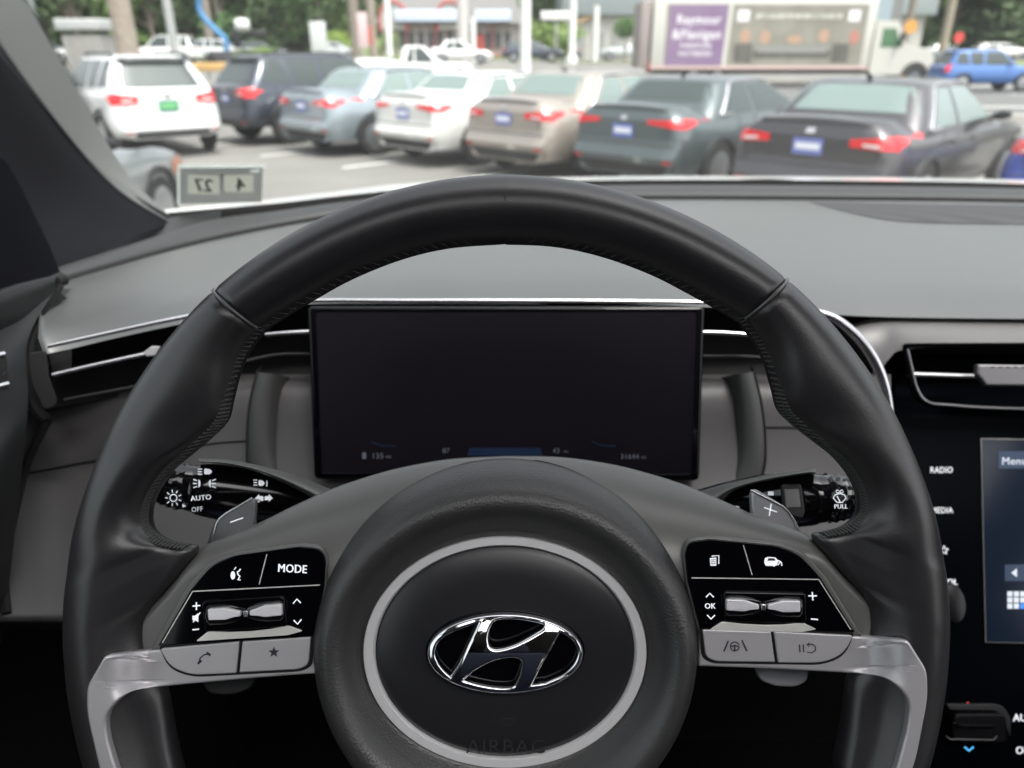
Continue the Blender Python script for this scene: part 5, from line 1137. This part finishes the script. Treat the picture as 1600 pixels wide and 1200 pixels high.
b = MB(); b.tube([p+Vector((0, -.1, 2.9)), p+Vector((0, .0, 2.9))], .36, 20); b.build('warning_disc', mat('warn orange', (.62, .30, .07), .5), o); b = MB(); b.cyl(p, p+Vector((0, 0, 2.6)), .05); b.build('post', gpole, o)
# plants
def leafmat(n, c, c2): return mat('leaf '+n, c, .7, var=(.9, .2, c2))
def leaves(ctrs, n, size, seed):
    rnd = random.Random(seed); b = MB(); tot = sum(r[0]*r[1]*r[2] for _, r in ctrs)
    for c_, r in ctrs:
        for _ in range(int(n*r[0]*r[1]*r[2]/tot)+6):
            d = Vector((rnd.gauss(0, 1), rnd.gauss(0, 1), rnd.gauss(0, 1))).normalized()*rnd.uniform(.55, 1.05)
            q = c_+Vector((d.x*r[0], d.y*r[1], d.z*r[2])); a = Vector((rnd.gauss(0, 1), rnd.gauss(0, 1), rnd.gauss(0, 1))).normalized(); e = a.orthogonal().normalized(); s = size*rnd.uniform(.6, 1.4)
            b.add([q+a*s, q+e*s*.6, q-a*s, q-e*s*.6], [(0, 1, 2, 3)])
    return b
def tree(px, y, h, cw, m, seed, label, name='tree', n=1500, base=None, group='trees beyond the road', trunk=woodd, low=.12):
    rnd = random.Random(seed); p = PY(px, y, gz(y) if base is None else base); o = empty(name, p, label, 'tree', group)
    ctrs = []
    for k in range(16):
        a = rnd.uniform(0, 2*pi); t = rnd.uniform(low, .92); rr_ = cw*(.5*sin(pi*min(1, t*.95+.1))+.1); ctrs.append((p+Vector((cos(a)*rr_*.7, sin(a)*rr_*.7, h*t)), (cw*rnd.uniform(.22, .36), cw*rnd.uniform(.22, .36), h*rnd.uniform(.10, .17))))
    leaves(ctrs, n, cw*.05, seed).build('crown', m, o, smooth=False)
    b = MB(); b.tube([p, p+Vector((0, 0, h*.35)), p+Vector((.2, 0, h*.8))], [h*.03, h*.022, h*.006], 8)
    for k in range(5):
        c_ = ctrs[k][0]; b.tube([p+Vector((0, 0, h*.3)), (p+Vector((0, 0, h*.4))).lerp(c_, .5), c_], [h*.012, h*.008, h*.004], 6)
    b.build('trunk', trunk, o)
    return o
g1 = leafmat('deep', (.035, .085, .022), (.06, .115, .030)); g2 = leafmat('mid', (.06, .12, .025), (.11, .16, .04)); g3 = leafmat('light', (.09, .16, .03), (.15, .21, .05)); g4 = leafmat('olive', (.05, .09, .035), (.08, .12, .045))
TL = ['deep green leafy tree', 'mid green leafy tree', 'olive green leafy tree']
marks = ['above the pillar edge', 'behind the dull grey-green pole', 'over the grey trailer', 'behind the thick wooden pole', 'left of the slim metal pole', 'right of the slim metal pole', 'behind the boom lift', 'behind the dark machinery', 'above the yellow shrub', 'behind the pale sign board', 'behind the two brown poles', 'over the first shop arch', 'over the second shop arch', 'left of the thick white post', 'right of the thick white post', 'above the thin white post', 'beyond the clipped round tree']
xs = [20, 75, 130, 190, 245, 300, 350, 400, 450, 505, 565, 640, 715, 785, 850, 900, 960]
for i, px in enumerate(xs):
    k = (i*7) % 3; tree(px, 112+(i*5) % 9, 12+(i*3) % 4, 9.5, (g1, g2, g4)[k], 100+i, TL[k]+' standing '+marks[i], n=1300, base=.7)
for i, (px, y, k, mk) in enumerate([(1385, 104, 0, 'just behind the lorry cab'), (1430, 98, 1, 'right of the dark utility pole'), (1475, 96, 0, 'behind the pale utility pole'), (1520, 94, 2, 'over the small stop sign'), (1565, 98, 1, 'below the street name sign'), (1615, 92, 0, 'at the right edge over the blue car'), (1680, 96, 1, 'just outside the right edge')]):
    tree(px, y, 13, 9, (g1, g2, g4)[k], 200+i, TL[k]+' standing '+mk, n=1500, base=.8)
# second line of trunks and a dark wood behind
b = leaves([(Vector((x, 140+(x % 7), z)), (8, 3, 4)) for x in range(-110, 120, 9) for z in (3, 9, 15, 21)], 9000, .8, 5); tag(b.build('woods', g1, smooth=False), 'dense dark green wood filling the far background', 'woods', kind='stuff')
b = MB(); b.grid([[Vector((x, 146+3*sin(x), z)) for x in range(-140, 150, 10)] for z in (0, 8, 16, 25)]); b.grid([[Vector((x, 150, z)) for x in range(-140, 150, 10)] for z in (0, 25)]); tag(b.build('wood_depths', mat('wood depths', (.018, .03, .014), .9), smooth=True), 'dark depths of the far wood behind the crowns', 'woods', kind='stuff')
def shrub(px, y, r, h, m, seed, label, zc=None):
    p = PY(px, y, gz(y)); o = empty('shrub', p, label, 'shrub'); rnd = random.Random(seed)
    leaves([(p+Vector((rnd.uniform(-r, r)*.5, rnd.uniform(-r, r)*.4, (zc or h*.5)+rnd.uniform(-.2, .2)*h)), (r*.6, r*.6, h*.38)) for _ in range(7)], 900, r*.09, seed).build('foliage', m, o, smooth=False)
    b = MB()
    for k in range(3): b.tube([p, p+Vector((r*.3*(k-1), 0, h*.6))], [.05, .02], 6)
    b.build('stem', woodd, o)
shrub(444, 47, .75, 1.3, leafmat('yellow', (.28, .27, .04), (.36, .33, .06)), 1, 'yellow-green shrub beside the orange traffic barrel')
shrub(530, 72, 1.1, 2.0, leafmat('lime', (.16, .26, .04), (.24, .32, .06)), 2, 'bright lime shrub right of the pale sign board', 1.6)
shrub(612, 76, 1.0, 2.0, g3, 3, 'green shrub at the first arch of the shop', 1.6)
shrub(400, 58, 1.5, 1.2, g3, 4, 'low green shrub below the dark machinery')
shrub(865, 78, 3.0, 2.6, g3, 5, 'wide green shrub bed between thick and thin white posts', 1.9)
p = PY(976, 68, gz(68)); o = empty('clipped_tree', p, 'clipped round green tree in front of the pale building', 'tree')
leaves([(p+Vector((x, 0, 2.6)), (.75, .8, .75)) for x in (-.4, 0, .4)], 1400, .1, 9).build('crown', leafmat('topiary', (.05, .12, .03), (.09, .17, .04)), o, smooth=False); b = MB(); b.tube([p, p+Vector((0, 0, 2.4))], [.12, .08], 8); b.build('trunk', woodd, o)

# ---------------- buildings
def X2(px, y, z=3): return PY(px, y, z).x
yb = 92; x0, x1 = X2(596, yb), X2(812, yb); o = empty('arched_shop', Vector(((x0+x1)/2, yb+5, .8)), 'grey roofed shop with red trimmed arches and two pale blue lettered signs', 'shop')
wallm = mat('shop wall', (.40, .36, .34), .8, var=(1, .2, (.46, .42, .40))); b = MB(); b.box(((x0+x1)/2, yb+5, 2.6), (x1-x0, 10, 3.9)); b.build('shop_wall', wallm, o, smooth=False)
b = MB(); b.add([Vector((x0-.5, yb-.8, 4.4)), Vector((x1+.5, yb-.8, 4.4)), Vector((x1-1, yb+5, 8.6)), Vector((x0+1, yb+5, 8.6)), Vector((x0-.5, yb+11, 4.4)), Vector((x1+.5, yb+11, 4.4))], [(0, 1, 2, 3), (3, 2, 5, 4), (0, 3, 4), (1, 5, 2), (0, 4, 5, 1)]); b.build('shop_roof', mat('shop roof', (.17, .165, .16), .85), o, smooth=False)
redt = mat('red trim', (.45, .10, .08), .6); pale = mat('pale trim', (.62, .60, .58), .7)
for pxa in (618, 705):
    cx = X2(pxa, yb); b = MB(); pts_ = [Vector((cx+1.45*cos(pi*k/14), yb-1, 5.0+1.55*sin(pi*k/14))) for k in range(15)]; b.tube([Vector((cx+1.45, yb-1, 3.6))]+pts_+[Vector((cx-1.45, yb-1, 3.6))], .16, 6); g_ = b.build('arch_gable', redt, o)
    b = MB(); n = 16; fr0 = [Vector((cx+1.35*cos(pi*k/14), yb-.95, 5.0+1.42*sin(pi*k/14))) for k in range(15)]+[Vector((cx-1.35, yb-.95, 3.8)), Vector((cx+1.35, yb-.95, 3.8))]; b.add(fr0, [tuple(range(17))]); b.build('gable_panel', mat('gable fill', (.42, .43, .40), .7), g_, smooth=False)
sgm = mat('shop sign', (.52, .60, .72), .5, emit=((.7, .8, 1), .06))
for a_, c_ in ((619, 715), (743, 798)):
    xa, xc = X2(a_, yb-1.3), X2(c_, yb-1.3); b = MB(); b.box(((xa+xc)/2, yb-1.3, 5.15), (xc-xa, .3, 1.15), 0, .04); b.build('shop_sign', sgm, o)
    b = MB(); b.box(((xa+xc)/2, yb-1.3, 4.5), (xc-xa+.1, .34, .14)); b.build('sign_edge', blacktrim, o)
dk = mat('shop glass', (.12, .13, .14), .1, spec=.8)
for i, px in enumerate(range(628, 808, 15)):
    xx = X2(px, yb-.05); b = MB(); b.box((xx, yb-.03, 2.7), (.75, .06, 1.7)); wv_ = b.build('window', dk, o, smooth=False)
    b = MB(); b.box((xx+.5, yb-.10, 2.6), (.14, .14, 3.2)); b.build('column', pale if i % 3 else redt, o, smooth=False)
b = MB(); b.box(((x0+x1)/2+1, yb-1.2, 1.25), (x1-x0-6, 1.0, .35)); b.build('shop_step', mat('step red', (.42, .22, .19), .7), o, smooth=False)
b = MB(); b.box((X2(751, yb), yb-.3, 2.1), (.9, .3, 2.4)); b.build('shop_door', redt, o, smooth=False)
yb = 88; x0, x1 = X2(888, yb), X2(1440, yb); o = empty('pale_building', Vector(((x0+x1)/2, yb+6, .8)), 'long pale building with a blue-grey metal roof behind the lorry', 'building')
b = MB(); b.box(((x0+x1)/2, yb+6, 2.9), (x1-x0, 12, 4.4)); b.build('wall', mat('pale wall', (.45, .44, .39), .85, var=(.6, .2, (.5, .49, .45))), o, smooth=False)
b = MB(); b.box(((x0+x1)/2, yb+6, 7.3), (x1-x0+1.5, 13.5, 4.5), 0, .1); b.build('roof', mat('metal roof', (.30, .34, .345), .5, metal=.2), o)
for px in (905, 935, 965, 1000):
    b = MB(); b.box((X2(px, yb), yb-.05, 2.2), (1.3, .1, 2.4)); b.build('window', mat('dull window', (.30, .31, .29), .3), o, smooth=False)
b = MB(); b.box((X2(1000, yb), yb-.3, 3.1), (.5, .5, 4.6)); b.build('corner_post', pale, o, smooth=False)
b = MB(); b.add([Vector((X2(900, yb), yb-.6, 4.5)), Vector((X2(925, yb), yb-.6, 5.3)), Vector((X2(925, yb), yb-.6, 4.9)), Vector((X2(900, yb), yb-.6, 4.2))], [(0, 1, 2, 3)]); b.build('awning', mat('awning tan', (.45, .30, .14), .7), o, smooth=False)
yb = 60; o = empty('blue_grey_tower', PY(1380, 68, .8), 'blue-grey block with dark side rising just behind the lorry cab', 'building')
b = MB(); b.box((X2(1372, 68), 70, 4.5), (1.6, 4, 7.6)); b.build('wall', mat('block blue', (.30, .36, .42), .7), o, smooth=False); b = MB(); b.box((X2(1391, 68), 70.2, 4.3), (1.5, 4, 7.2)); b.build('side_wall', mat('block dark', (.20, .20, .21), .8), o, smooth=False)
o, p = boxthing('canopy_sign', 868, 74, 3.7, (2.8, .5, .7), wpole, 'low white canopy sign above the green shrub bed', 'sign', 'canopy')
b = MB(); b.cyl(p, p+Vector((0, 0, 3.4)), .1); b.build('post', gpole, o)
